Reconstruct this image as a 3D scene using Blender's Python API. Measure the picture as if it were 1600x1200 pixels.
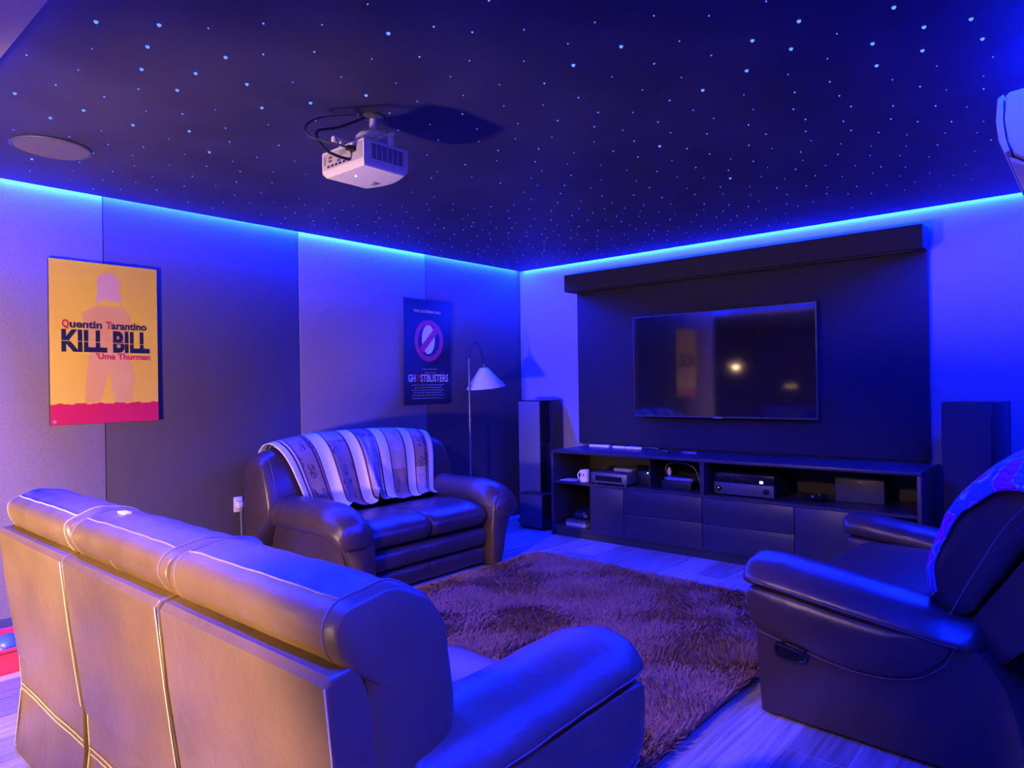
import bpy, bmesh, math, random
import numpy as np
from mathutils import Vector, Matrix
for _o in list(bpy.data.objects): bpy.data.objects.remove(_o)
sc = bpy.context.scene
COL = sc.collection
R = math.radians
random.seed(7); rng = np.random.default_rng(7)

# ------------------------------------------------------------------ camera
FPX, YAW, PITCH, ROLL = 1069.757, -0.71369, 0.00279, -0.01553
CAM = Vector((4.42025, -5.25164, 1.27674))
def cam_axes():
    f = Vector((math.sin(YAW)*math.cos(PITCH), math.cos(YAW)*math.cos(PITCH), math.sin(PITCH)))
    r = Vector((math.cos(YAW), -math.sin(YAW), 0)); u = r.cross(f)
    return f, r*math.cos(ROLL)+u*math.sin(ROLL), -r*math.sin(ROLL)+u*math.cos(ROLL)
_f, _r, _u = cam_axes()
cd = bpy.data.cameras.new('camera'); cam = bpy.data.objects.new('camera', cd); COL.objects.link(cam)
cd.sensor_width = 36; cd.sensor_fit = 'HORIZONTAL'; cd.lens = FPX/1600*36; cd.clip_start = .02
M = Matrix((_r, _u, -_f)).transposed().to_4x4(); M.translation = CAM
cam.matrix_world = M
sc.camera = cam

# ------------------------------------------------------------------ world, exposure, light levels
W = bpy.data.worlds.new('world'); sc.world = W; W.use_nodes = True
W.node_tree.nodes['Background'].inputs[0].default_value = (.02, .03, .12, 1)
W.node_tree.nodes['Background'].inputs[1].default_value = .05
vs = sc.view_settings
vs.view_transform = 'Standard'; vs.look = 'None'; vs.gamma = 1; vs.use_curve_mapping = False; vs.exposure = 0.0
LED_COLOUR, LED_POWER = (.0010, .0105, 1.0), 2300.0       # strip radiance
STAR_COLOUR, STAR_POWER = (.06, .13, 1.0), 3.2
WARM = (1.0, .60, .33)
PENDANT_WATTS, SPOT_LEFT, SPOT_RIGHT, SPOT_RUG = 6.0, 400.0, 250.0, 280.0

# ------------------------------------------------------------------ helpers
def link(o, parent=None):
    COL.objects.link(o)
    if parent: o.parent = parent
    return o
def finish(name, bm, mat, parent=None, smooth=True, angle=40):
    bmesh.ops.recalc_face_normals(bm, faces=bm.faces)
    me = bpy.data.meshes.new(name); bm.to_mesh(me); bm.free()
    if mat: me.materials.append(mat)
    if smooth:
        me.shade_smooth()
        try: me.set_sharp_from_angle(angle=R(angle))
        except Exception: pass
    return link(bpy.data.objects.new(name, me), parent)
def tag(o, label, cat=None, group=None, kind=None):
    if label: o['label'] = label
    if cat: o['category'] = cat
    if group: o['group'] = group
    if kind: o['kind'] = kind
    return o
def thing(name, label, cat, loc=(0, 0, 0), rz=0, group=None):
    o = bpy.data.objects.new(name, None); o.location = loc; o.rotation_euler = (0, 0, rz); o.empty_display_size = .1
    link(o); return tag(o, label, cat, group)
def B(): return bmesh.new()
def box(bm, x0, x1, y0, y1, z0, z1, r=0, seg=2):
    vs_ = [bm.verts.new(c) for c in ((x0,y0,z0),(x1,y0,z0),(x1,y1,z0),(x0,y1,z0),(x0,y0,z1),(x1,y0,z1),(x1,y1,z1),(x0,y1,z1))]
    fs = [bm.faces.new([vs_[i] for i in f]) for f in ((3,2,1,0),(4,5,6,7),(0,1,5,4),(1,2,6,5),(2,3,7,6),(3,0,4,7))]
    if r > 0:
        es = list({e for f in fs for e in f.edges})
        bmesh.ops.bevel(bm, geom=es, offset=r, segments=seg, profile=.5, affect='EDGES')
    return bm
def bx(name, mat, parent, x0, x1, y0, y1, z0, z1, r=.0, seg=2):
    return finish(name, box(B(), x0, x1, y0, y1, z0, z1, r, seg), mat, parent)
def prism(bm, poly, a0, a1, axis='x', r=0, seg=2):
    """polygon extruded along an axis: axis x -> poly (y,z); axis y -> poly (x,z); axis z -> poly (x,y)"""
    def P(q, a): return {'x': (a, q[0], q[1]), 'y': (q[0], a, q[1]), 'z': (q[0], q[1], a)}[axis]
    A = [bm.verts.new(P(q, a0)) for q in poly]; C = [bm.verts.new(P(q, a1)) for q in poly]
    n = len(poly); fs = [bm.faces.new(A[::-1]), bm.faces.new(C)]
    cap = [e for f in fs for e in f.edges]
    for i in range(n): fs.append(bm.faces.new((A[i], A[(i+1) % n], C[(i+1) % n], C[i])))
    if r > 0: bmesh.ops.bevel(bm, geom=list(set(cap)), offset=r, segments=seg, profile=.5, affect='EDGES')
    return bm
def ring_mesh(bm, rings, cap=True, closed=True):
    V = [[bm.verts.new(p) for p in r] for r in rings]; n = len(rings[0])
    for i in range(len(V)-1):
        for j in range(n if closed else n-1):
            k = (j+1) % n
            bm.faces.new((V[i][j], V[i][k], V[i+1][k], V[i+1][j]))
    if cap: bm.faces.new(V[0][::-1]); bm.faces.new(V[-1])
    return bm
def tube(bm, pts, r, n=8, cap=True):
    pts = [Vector(p) for p in pts]; rings = []
    up = Vector((0, 0, 1)); prev = None
    for i, p in enumerate(pts):
        t = (pts[min(i+1, len(pts)-1)]-pts[max(i-1, 0)]).normalized()
        if prev is None:
            a = t.cross(up) if abs(t.dot(up)) < .95 else t.cross(Vector((1, 0, 0)))
        else: a = prev-t*prev.dot(t)
        a.normalize(); prev = a; b = t.cross(a)
        rr = r[i] if isinstance(r, (list, tuple)) else r
        rings.append([p+(a*math.cos(2*math.pi*k/n)+b*math.sin(2*math.pi*k/n))*rr for k in range(n)])
    return ring_mesh(bm, rings, cap)
def lathe(bm, prof, c=(0, 0, 0), n=24, cap=True):
    rings = [[(c[0]+r*math.cos(2*math.pi*k/n), c[1]+r*math.sin(2*math.pi*k/n), c[2]+z) for k in range(n)] for r, z in prof]
    return ring_mesh(bm, rings, cap)
def chaikin(pts, it=2, closed=True):
    pts = [tuple(p) for p in pts]
    for _ in range(it):
        out = []; n = len(pts)
        rngi = range(n) if closed else range(n-1)
        if not closed: out.append(pts[0])
        for i in rngi:
            a, b = pts[i], pts[(i+1) % n]
            out.append(tuple(.75*u+.25*v for u, v in zip(a, b))); out.append(tuple(.25*u+.75*v for u, v in zip(a, b)))
        if not closed: out.append(pts[-1])
        pts = out
    return pts
def wob(p, s, k=0):
    x, y, z = p
    return (math.sin(s*x*1.3+k)+math.sin(s*y*1.7+2.1*k+1)+math.sin(s*z*1.1+.7*k+2)+math.sin(s*(x+y)*.8+k*3)*math.sin(s*z*2.1))/4
class Pillow:
    """a padded form: closed (y,z) profile swept along x, with rounded, pinched ends and gentle wrinkles"""
    def __init__(s, prof, x0, x1, end=.10, pinch=.13, crown=.0, wr=.004, shear=0, it=2, nmid=18, seedk=0):
        s.prof = chaikin(prof, it); s.x0, s.x1, s.end, s.pinch, s.crown, s.wr, s.k = x0, x1, end, pinch, crown, wr, seedk
        n = len(s.prof); s.c = (sum(p[0] for p in s.prof)/n, sum(p[1] for p in s.prof)/n); s.nmid = nmid
    def ring(s, t, k=None, out=0):
        """t 0..1 over the width"""
        if k is None:
            d = min(t, 1-t)*(s.x1-s.x0)
            q = max(0, 1-d/s.end) if s.end > 0 else 0
            k = 1-s.pinch*(1-math.sqrt(max(0, 1-q*q))) + s.crown*math.sin(math.pi*t)
        x = s.x0+t*(s.x1-s.x0); r = []
        for (y, z) in s.prof:
            p = (x, s.c[0]+(y-s.c[0])*k, s.c[1]+(z-s.c[1])*k)
            d = min(t, 1-t)*(s.x1-s.x0)
            amp = s.wr*(1+1.3*math.exp(-(d/.09)**2))
            w = wob(p, 38, s.k)*amp+wob(p, 15, s.k+1)*s.wr
            ny, nz = y-s.c[0], z-s.c[1]; l = math.hypot(ny, nz)+1e-6
            r.append((x, p[1]+ny/l*(w+out), p[2]+nz/l*(w+out)))
        return r
    def build(s, name, mat, parent, seam=None, seam_at=()):
        ts = []
        m = 7; L = s.x1-s.x0
        for i in range(m): ts.append(s.end/L*(1-math.cos(math.pi/2*i/m)))
        a = s.end/L
        for i in range(s.nmid+1): ts.append(a+(1-2*a)*i/s.nmid)
        ts += [1-t for t in ts[:m]][::-1]
        rings = [s.ring(t) for t in ts]
        def shrink(r, k, dx):
            cy = sum(p[1] for p in r)/len(r); cz = sum(p[2] for p in r)/len(r)
            return [(p[0]+dx, cy+(p[1]-cy)*k, cz+(p[2]-cz)*k) for p in r]
        pre = [shrink(rings[0], k, -dx) for k, dx in ((.25, .016), (.6, .014), (.85, .008))]
        post = [shrink(rings[-1], k, dx) for k, dx in ((.85, .008), (.6, .014), (.25, .016))]
        o = finish(name, ring_mesh(B(), pre+rings+post), mat, parent, angle=80)
        for i, t in enumerate(seam_at):
            r = s.ring(t, out=.0015); r = r+[r[0]]
            finish('seam', tube(B(), r, .0022, 5, cap=False), seam, o)
        return o
    def line(s, j, t0, t1, n=24, out=.001):
        """a seam along the width at profile fraction j"""
        idx = int(j*len(s.prof)) % len(s.prof)
        return [s.ring(t0+(t1-t0)*i/n, out=out)[idx] for i in range(n+1)]
def text(name, body, size, mat, parent, loc, rot, bold=0.0, width=None, align='CENTER', spacing=1.0, sy=1.0):
    cu = bpy.data.curves.new(name, 'FONT'); cu.body = body; cu.size = size; cu.offset = bold*size
    cu.align_x = align; cu.space_character = spacing; cu.extrude = .0004; cu.resolution_u = 3
    t = bpy.data.objects.new(name, cu); COL.objects.link(t)
    dg = bpy.context.evaluated_depsgraph_get(); dg.update()
    me = bpy.data.meshes.new_from_object(t.evaluated_get(dg)); COL.objects.unlink(t); bpy.data.objects.remove(t); bpy.data.curves.remove(cu)
    xs = [v.co.x for v in me.vertices]; ys = [v.co.y for v in me.vertices]
    w = max(xs)-min(xs); k = (width/w) if width else 1
    cx = {'CENTER': (max(xs)+min(xs))/2, 'LEFT': min(xs), 'RIGHT': max(xs)}[align]
    for v in me.vertices: v.co.x = (v.co.x-cx)*k; v.co.y *= sy
    me.materials.clear(); me.materials.append(mat); me.name = name
    o = link(bpy.data.objects.new(name, me), parent); o.location = loc; o.rotation_euler = rot
    return o

# ------------------------------------------------------------------ materials
def mat(name, col, rough=.5, metal=0, spec=.5, noise=0, nscale=8, bump=0, bscale=60, col2=None, emit=None, estr=0, coat=0, sheen=0, stretch=None):
    m = bpy.data.materials.new(name); m.use_nodes = True; nt = m.node_tree; N = nt.nodes; L = nt.links
    b = N['Principled BSDF']; b.inputs['Base Color'].default_value = (*col, 1); b.inputs['Roughness'].default_value = rough
    b.inputs['Metallic'].default_value = metal; b.inputs['Specular IOR Level'].default_value = spec
    if coat: b.inputs['Coat Weight'].default_value = coat; b.inputs['Coat Roughness'].default_value = .08
    if sheen: b.inputs['Sheen Weight'].default_value = sheen
    if emit: b.inputs['Emission Color'].default_value = (*emit, 1); b.inputs['Emission Strength'].default_value = estr
    tc = N.new('ShaderNodeTexCoord'); src = tc.outputs['Object']
    if stretch:
        mp = N.new('ShaderNodeMapping'); mp.inputs['Scale'].default_value = stretch; L.new(src, mp.inputs[0]); src = mp.outputs[0]
    if noise or col2:
        n = N.new('ShaderNodeTexNoise'); n.inputs['Scale'].default_value = nscale; n.inputs['Detail'].default_value = 6; L.new(src, n.inputs['Vector'])
        mx = N.new('ShaderNodeMix'); mx.data_type = 'RGBA'
        c2 = col2 or tuple(c*(1-noise) for c in col)
        mx.inputs[6].default_value = (*col, 1); mx.inputs[7].default_value = (*c2, 1)
        rp = N.new('ShaderNodeMapRange'); rp.inputs[1].default_value = .35; rp.inputs[2].default_value = .65
        L.new(n.outputs[0], rp.inputs[0]); L.new(rp.outputs[0], mx.inputs[0]); L.new(mx.outputs[2], b.inputs['Base Color'])
    if bump:
        n2 = N.new('ShaderNodeTexNoise'); n2.inputs['Scale'].default_value = bscale; n2.inputs['Detail'].default_value = 4; L.new(src, n2.inputs['Vector'])
        bp = N.new('ShaderNodeBump'); bp.inputs['Strength'].default_value = bump; bp.inputs['Distance'].default_value = .004
        L.new(n2.outputs[0], bp.inputs['Height']); L.new(bp.outputs[0], b.inputs['Normal'])
    return m
def emission(name, col, strength):
    m = bpy.data.materials.new(name); m.use_nodes = True; nt = m.node_tree
    for n in list(nt.nodes): nt.nodes.remove(n)
    e = nt.nodes.new('ShaderNodeEmission'); e.inputs[0].default_value = (*col, 1); e.inputs[1].default_value = strength
    o = nt.nodes.new('ShaderNodeOutputMaterial'); nt.links.new(e.outputs[0], o.inputs[0]); return m
def leather_mat(name, col, rough=.32):
    m = mat(name, col, rough, noise=.22, nscale=5, bump=.12, bscale=240)
    nt = m.node_tree; N = nt.nodes; L = nt.links; b = N['Principled BSDF']
    tc = N.new('ShaderNodeTexCoord')
    n = N.new('ShaderNodeTexNoise'); n.inputs['Scale'].default_value = 26; n.inputs['Detail'].default_value = 5; L.new(tc.outputs['Object'], n.inputs['Vector'])
    bp = N.new('ShaderNodeBump'); bp.inputs['Strength'].default_value = .20; bp.inputs['Distance'].default_value = .01
    L.new(n.outputs[0], bp.inputs['Height'])
    old = b.inputs['Normal'].links[0].from_socket; L.new(old, bp.inputs['Normal']); L.new(bp.outputs[0], b.inputs['Normal'])
    return m
MT = dict(
    leather=leather_mat('brown_leather', (.135, .088, .040), .36),
    leather2=leather_mat('dark_leather', (.060, .037, .027)),
    stitch=mat('cream_stitching', (.50, .40, .32), .7), thread2=mat('brown_thread', (.22, .17, .14), .7), thread=mat('dark_thread', (.16, .12, .12), .7),
    panel_light=mat('light_grey_fabric', (.27, .21, .14), .92, noise=.15, nscale=120, bump=.3, bscale=420, spec=.2),
    panel_dark=mat('dark_grey_fabric', (.105, .085, .065), .92, noise=.18, nscale=120, bump=.3, bscale=420, spec=.2),
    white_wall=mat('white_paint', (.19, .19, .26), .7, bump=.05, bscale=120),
    navy_panel=mat('charcoal_felt', (.025, .023, .03), .9, noise=.2, nscale=60, bump=.2, bscale=300, spec=.2),
    right_wall=mat('grey_paint', (.25, .25, .28), .8, bump=.05, bscale=100),
    beige=mat('beige_paint', (.62, .54, .46), .85, bump=.04, bscale=90),
    black_ceiling=mat('black_ceiling_board', (.030, .029, .085), .6, noise=.35, nscale=3, bump=.06, bscale=30),
    skirting=mat('dark_skirting', (.05, .05, .06), .5),
    grout=mat('grout', (.5, .47, .45), .9),
    console=mat('black_laminate', (.032, .028, .036), .38, noise=.2, nscale=20),
    console_in=mat('black_laminate_inside', (.018, .017, .02), .5),
    black_plastic=mat('black_plastic', (.012, .012, .014), .35),
    matte_black=mat('matte_black', (.015, .015, .017), .7),
    gloss_black=mat('piano_black', (.01, .01, .013), .12, spec=.6),
    screen=mat('dark_screen', (.006, .006, .008), .06, spec=.9),
    bezel=mat('gunmetal_bezel', (.09, .085, .1), .3, metal=.8),
    white_plastic=mat('white_plastic', (.74, .72, .70), .4),
    grey_plastic=mat('grey_plastic', (.28, .27, .28), .45),
    dark_grey=mat('dark_grey_plastic', (.06, .06, .065), .45),
    chrome=mat('chrome', (.6, .6, .62), .18, metal=1),
    silver=mat('brushed_silver', (.16, .16, .18), .35, metal=.7),
    lamp_shade=mat('white_lamp_shade', (.62, .60, .58), .6),
    red_plastic=mat('red_plastic', (.6, .04, .05), .4),
    blue_plastic=mat('blue_plastic', (.05, .12, .6), .4),
    paper=mat('paper', (.75, .74, .72), .8),
    poster_yellow=mat('poster_yellow', (.88, .64, .018), .55, col2=(.82, .54, .025), nscale=2),
    poster_red=mat('poster_red', (.62, .012, .045), .55),
    poster_black=mat('poster_ink', (.012, .012, .018), .5),
    poster_tan=mat('poster_tan', (.74, .38, .07), .55, col2=(.78, .46, .16), nscale=3),
    poster_pale=mat('poster_pale', (.78, .74, .76), .55),
    poster_grey=mat('poster_grey', (.30, .29, .32), .55),
    poster_crimson=mat('poster_crimson', (.42, .03, .06), .55),
    poster_edge=mat('poster_edge', (.03, .03, .03), .6),
    led=emission('blue_led', LED_COLOUR, LED_POWER),
    star=emission('star_point', STAR_COLOUR, STAR_POWER),
    green_led=emission('green_led', (.15, 1, .25), 6),
    white_led=emission('white_led', (.6, .65, 1), 2.5),
    bulb=emission('warm_bulb', WARM, 12),
    wood_counter=mat('oak_worktop', (.35, .20, .10), .5, noise=.3, nscale=5, stretch=(1, 8, 1)),
    cream_cabinet=mat('cream_cabinet', (.5, .45, .38), .5),
)
def plank_material():
    m = bpy.data.materials.new('grey_wood_plank'); m.use_nodes = True; nt = m.node_tree; N = nt.nodes; L = nt.links; b = N['Principled BSDF']
    tc = N.new('ShaderNodeTexCoord'); oi = N.new('ShaderNodeObjectInfo')
    ad = N.new('ShaderNodeVectorMath'); ad.operation = 'ADD'; ml = N.new('ShaderNodeVectorMath'); ml.operation = 'SCALE'; ml.inputs[3].default_value = 37
    cb = N.new('ShaderNodeCombineXYZ'); L.new(oi.outputs['Random'], cb.inputs[0]); L.new(oi.outputs['Random'], cb.inputs[1]); L.new(cb.outputs[0], ml.inputs[0])
    L.new(tc.outputs['Object'], ad.inputs[0]); L.new(ml.outputs[0], ad.inputs[1])
    mp = N.new('ShaderNodeMapping'); mp.inputs['Scale'].default_value = (42, 1.6, 1); L.new(ad.outputs[0], mp.inputs[0])
    n = N.new('ShaderNodeTexNoise'); n.inputs['Scale'].default_value = 1.4; n.inputs['Detail'].default_value = 7; n.inputs['Distortion'].default_value = .6; L.new(mp.outputs[0], n.inputs['Vector'])
    cr = N.new('ShaderNodeValToRGB'); cr.color_ramp.elements[0].position = .3; cr.color_ramp.elements[0].color = (.21, .165, .135, 1)
    cr.color_ramp.elements[1].position = .72; cr.color_ramp.elements[1].color = (.48, .42, .37, 1); L.new(n.outputs[0], cr.inputs[0])
    hs = N.new('ShaderNodeHueSaturation'); mr = N.new('ShaderNodeMapRange'); mr.inputs[3].default_value = .55; mr.inputs[4].default_value = 1.25
    L.new(oi.outputs['Random'], mr.inputs[0]); L.new(mr.outputs[0], hs.inputs['Value']); L.new(cr.outputs[0], hs.inputs['Color'])
    L.new(hs.outputs[0], b.inputs['Base Color']); b.inputs['Roughness'].default_value = .42
    bp = N.new('ShaderNodeBump'); bp.inputs['Strength'].default_value = .12; bp.inputs['Distance'].default_value = .002; L.new(n.outputs[0], bp.inputs['Height']); L.new(bp.outputs[0], b.inputs['Normal'])
    return m
MT['plank'] = plank_material()
def rug_material():
    m = mat('brown_shag', (.34, .17, .095), .85, spec=.15, col2=(.26, .13, .075), nscale=7)
    return m
MT['shag'] = rug_material()
def throw_material():
    m = bpy.data.materials.new('striped_throw'); m.use_nodes = True; nt = m.node_tree; N = nt.nodes; L = nt.links; b = N['Principled BSDF']
    uv = N.new('ShaderNodeUVMap'); sp = N.new('ShaderNodeSeparateXYZ'); L.new(uv.outputs[0], sp.inputs[0])
    cream, tan, line = (.78, .71, .62, 1), (.30, .19, .13, 1), (.10, .03, .025, 1)
    stops = [(0, cream), (.035, line), (.043, cream), (.055, line), (.065, tan), (.155, line), (.165, tan), (.172, line), (.18, cream), (.255, line), (.265, tan), (.37, line), (.38, cream),
             (.445, line), (.455, tan), (.555, line), (.562, tan), (.572, line), (.58, cream), (.645, line), (.655, tan), (.765, line), (.775, cream), (.84, line), (.85, tan), (.925, line), (.935, tan), (.945, line), (.953, cream)]
    def ramp(st):
        cr = N.new('ShaderNodeValToRGB'); cr.color_ramp.interpolation = 'CONSTANT'; e = cr.color_ramp.elements
        while len(e) > 1: e.remove(e[-1])
        e[0].position = st[0][0]; e[0].color = st[0][1]
        for p_, c_ in st[1:]:
            q = e.new(p_); q.color = c_
        L.new(sp.outputs[0], cr.inputs[0]); return cr
    base = ramp(stops)
    mask = ramp([(p_, (1, 1, 1, 1) if c_ == tan else (0, 0, 0, 1)) for p_, c_ in stops])
    mp = N.new('ShaderNodeMapping'); mp.inputs['Scale'].default_value = (22, 9, 1); L.new(uv.outputs[0], mp.inputs[0])
    v = N.new('ShaderNodeTexVoronoi'); v.inputs['Scale'].default_value = 1.0; v.inputs['Randomness'].default_value = .7; L.new(mp.outputs[0], v.inputs['Vector'])
    n = N.new('ShaderNodeTexNoise'); n.inputs['Scale'].default_value = 3.5; n.inputs['Detail'].default_value = 3; n.inputs['Distortion'].default_value = 1.2; L.new(mp.outputs[0], n.inputs['Vector'])
    g1 = N.new('ShaderNodeMath'); g1.operation = 'GREATER_THAN'; g1.inputs[1].default_value = .50; L.new(n.outputs[0], g1.inputs[0])
    l1 = N.new('ShaderNodeMath'); l1.operation = 'LESS_THAN'; l1.inputs[1].default_value = .5; L.new(v.outputs['Distance'], l1.inputs[0])
    m1 = N.new('ShaderNodeMath'); m1.operation = 'MULTIPLY'; L.new(g1.outputs[0], m1.inputs[0]); L.new(l1.outputs[0], m1.inputs[1])
    m2 = N.new('ShaderNodeMath'); m2.operation = 'MULTIPLY'; L.new(m1.outputs[0], m2.inputs[0]); L.new(mask.outputs[0], m2.inputs[1])
    m3 = N.new('ShaderNodeMath'); m3.operation = 'MULTIPLY'; m3.inputs[1].default_value = .8; L.new(m2.outputs[0], m3.inputs[0])
    mx = N.new('ShaderNodeMix'); mx.data_type = 'RGBA'; mx.inputs[7].default_value = (.05, .035, .04, 1); L.new(m3.outputs[0], mx.inputs[0]); L.new(base.outputs[0], mx.inputs[6])
    # some print fields are paler
    br = N.new('ShaderNodeTexWhiteNoise'); br.noise_dimensions = '2D'
    sn = N.new('ShaderNodeVectorMath'); sn.operation = 'FLOOR'; mp2 = N.new('ShaderNodeMapping'); mp2.inputs['Scale'].default_value = (5.2, 4, 1); L.new(uv.outputs[0], mp2.inputs[0]); L.new(mp2.outputs[0], sn.inputs[0]); L.new(sn.outputs[0], br.inputs['Vector'])
    gg = N.new('ShaderNodeMath'); gg.operation = 'GREATER_THAN'; gg.inputs[1].default_value = .6; L.new(br.outputs['Value'], gg.inputs[0])
    g2 = N.new('ShaderNodeMath'); g2.operation = 'MULTIPLY'; L.new(gg.outputs[0], g2.inputs[0]); L.new(mask.outputs[0], g2.inputs[1])
    g3 = N.new('ShaderNodeMath'); g3.operation = 'MULTIPLY'; g3.inputs[1].default_value = .35; L.new(g2.outputs[0], g3.inputs[0])
    mx2 = N.new('ShaderNodeMix'); mx2.data_type = 'RGBA'; mx2.inputs[7].default_value = (.75, .62, .55, 1); L.new(g3.outputs[0], mx2.inputs[0]); L.new(mx.outputs[2], mx2.inputs[6])
    L.new(mx2.outputs[2], b.inputs['Base Color']); b.inputs['Roughness'].default_value = .9; b.inputs['Specular IOR Level'].default_value = .2
    return m
MT['throw'] = throw_material()
def pink_throw_material():
    m = bpy.data.materials.new('blue_and_pink_throw'); m.use_nodes = True; nt = m.node_tree; N = nt.nodes; L = nt.links; b = N['Principled BSDF']
    uv = N.new('ShaderNodeUVMap')
    mp = N.new('ShaderNodeMapping'); mp.inputs['Scale'].default_value = (3.2, 5, 1); L.new(uv.outputs[0], mp.inputs[0])
    n = N.new('ShaderNodeTexNoise'); n.inputs['Scale'].default_value = 1.3; n.inputs['Detail'].default_value = 1; L.new(mp.outputs[0], n.inputs['Vector'])
    cr = N.new('ShaderNodeValToRGB'); cr.color_ramp.interpolation = 'CONSTANT'; e = cr.color_ramp.elements
    e[0].color = (.12, .16, .42, 1); e[1].position = .49; e[1].color = (.55, .6, .85, 1); q = e.new(.505); q.color = (.85, .03, .42, 1)
    L.new(n.outputs[0], cr.inputs[0])
    w = N.new('ShaderNodeTexWave'); w.inputs['Scale'].default_value = 3.2; w.inputs['Distortion'].default_value = 5; w.inputs['Detail'].default_value = 2; L.new(mp.outputs[0], w.inputs['Vector'])
    g = N.new('ShaderNodeMath'); g.operation = 'GREATER_THAN'; g.inputs[1].default_value = .82; L.new(w.outputs['Fac'], g.inputs[0])
    k = N.new('ShaderNodeMath'); k.operation = 'MULTIPLY'; k.inputs[1].default_value = .6; L.new(g.outputs[0], k.inputs[0])
    mx = N.new('ShaderNodeMix'); mx.data_type = 'RGBA'; mx.inputs[7].default_value = (.03, .03, .12, 1); L.new(k.outputs[0], mx.inputs[0]); L.new(cr.outputs[0], mx.inputs[6])
    L.new(mx.outputs[2], b.inputs['Base Color']); b.inputs['Roughness'].default_value = .9; return m
MT['pink_throw'] = pink_throw_material()

# ================================================================== THE ROOM
WX, YE, HC, HT, YB, HK = 4.47, -4.645, 2.40, 2.56, -4.695, 2.285      # right wall, end of the star ceiling, ceiling height, slab above it
def struct(o, label=None): o['kind'] = 'structure'; return tag(o, label) if label else o
# floor: a slab with one object for each plank
floor = struct(bx('floor', MT['grout'], None, -3.2, 5.8, -9.3, .12, -.12, -.0016), 'floor of grey wood-look planks')
PW, PL = .204, 1.21
pb = box(B(), -PW/2+.0018, PW/2-.0018, -PL/2+.0018, PL/2-.0018, -.0016, 0, .0005, 1)
plank_proto = finish('plank', pb, MT['plank'], floor, smooth=False)
first = True
x = 3.355+.102-PW*17; k = 0
while x-PW/2 < WX:
    y = -.02+[.0, .42, .83, .21, .63][k % 5]; k += 1
    while y-PL/2 > -6.6:
        y1 = min(y+PL/2, 0); y0 = max(y-PL/2, -6.7)
        if y1-y0 > .06:
            o = plank_proto if first else link(plank_proto.copy(), floor); first = False
            o.location = (x, (y0+y1)/2, 0); o.scale = (1, (y1-y0)/PL, 1)
        y -= PL
    x += PW
struct(bx('floor_kitchen', MT['beige'], None, -3.1, 5.7, -9.2, -6.71, -.0016, 0), 'pale floor of the adjoining kitchen')
# walls
wl = struct(bx('wall_left', MT['panel_dark'], None, -.14, -.022, YB, .12, 0, HT), 'left wall lined with tall grey fabric panels')
for i, (y0, y1, m, d) in enumerate(((YB, -3.786, 'panel_light', .004), (-3.782, -2.500, 'panel_dark', 0), (-2.496, -1.274, 'panel_light', .004), (-1.270, -.012, 'panel_dark', 0))):
    o = finish('wall_panel', box(B(), -.022, d, y0, y1, .085, HT-.01, .003, 2), MT[m], wl)
    tag(o, 'light grey fabric panel' if m == 'panel_light' else 'dark grey fabric panel')
struct(bx('baseboard_left', MT['skirting'], None, -.022, .012, YB, -.012, 0, .085, .004), 'dark baseboard along the left wall')
struct(bx('wall_back', MT['white_wall'], None, -.022, WX+.12, 0, .12, 0, HT), 'pale back wall behind the television')
struct(bx('baseboard_back', MT['skirting'], None, .012, WX, -.012, 0, 0, .085, .004), 'dark baseboard along the back wall')
struct(bx('wall_right', MT['right_wall'], None, WX, WX+.12, YB, 0, 0, HT), 'right wall of the room')
# kitchen shell behind the camera
struct(bx('wall_kitchen_left', MT['beige'], None, -3.2, -3.1, -9.3, YB, 0, HT), 'left wall of the kitchen')
struct(bx('wall_kitchen_right', MT['beige'], None, 5.7, 5.8, -9.3, YB, 0, HT), 'right wall of the kitchen')
struct(bx('wall_kitchen_rear', MT['beige'], None, -3.2, 5.8, -9.3, -9.2, 0, HT), 'rear wall of the kitchen')
struct(bx('wall_return_left', MT['beige'], None, -3.1, -.14, YB, YB+.12, 0, HT), 'return wall left of the opening')
struct(bx('wall_return_right', MT['beige'], None, WX+.12, 5.7, YB, YB+.12, 0, HT), 'return wall right of the opening')
# ceiling: slab, hanging star panel with an LED gap round three sides, beige kitchen ceiling
struct(bx('ceiling_slab', MT['white_wall'], None, -.14, WX+.12, YB, .12, HT, HT+.1), 'slab above the star ceiling')
struct(bx('ceiling_kitchen', MT['beige'], None, -3.2, 5.8, -9.3, YB, HK, HT+.1), 'beige ceiling of the adjoining kitchen')
GAP = .085
ceil = struct(bx('ceiling', MT['black_ceiling'], None, GAP, WX-GAP, YE, -GAP, HC, HC+.05), 'black ceiling dotted with tiny blue star lights')
def led(name, label, p0, p1):
    n = 18; pts = [tuple(p0[i]+(p1[i]-p0[i])*k/n for i in range(3)) for k in range(n+1)]
    return tag(finish(name, tube(B(), pts, .008, 8), MT['led'], None), label, 'LED strip', 'blue LED strips round the ceiling')
ZL, XL = HC+.026, .020
led('led_strip', 'blue LED strip glowing in the ceiling gap above the left wall', (XL+.004, YE+.02, ZL), (XL+.004, -.05, ZL))
led('led_strip', 'blue LED strip glowing in the ceiling gap above the television wall', (.05, -XL, ZL), (WX-.05, -XL, ZL))
led('led_strip', 'blue LED strip in the ceiling gap above the right wall', (WX-XL, YE+.02, ZL), (WX-XL, -.05, ZL))
led('led_strip', 'blue LED strip in the ceiling gap behind the beam over the sofa', (.05, YB+.025, HC+.07), (WX-.05, YB+.025, HC+.07))
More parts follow.
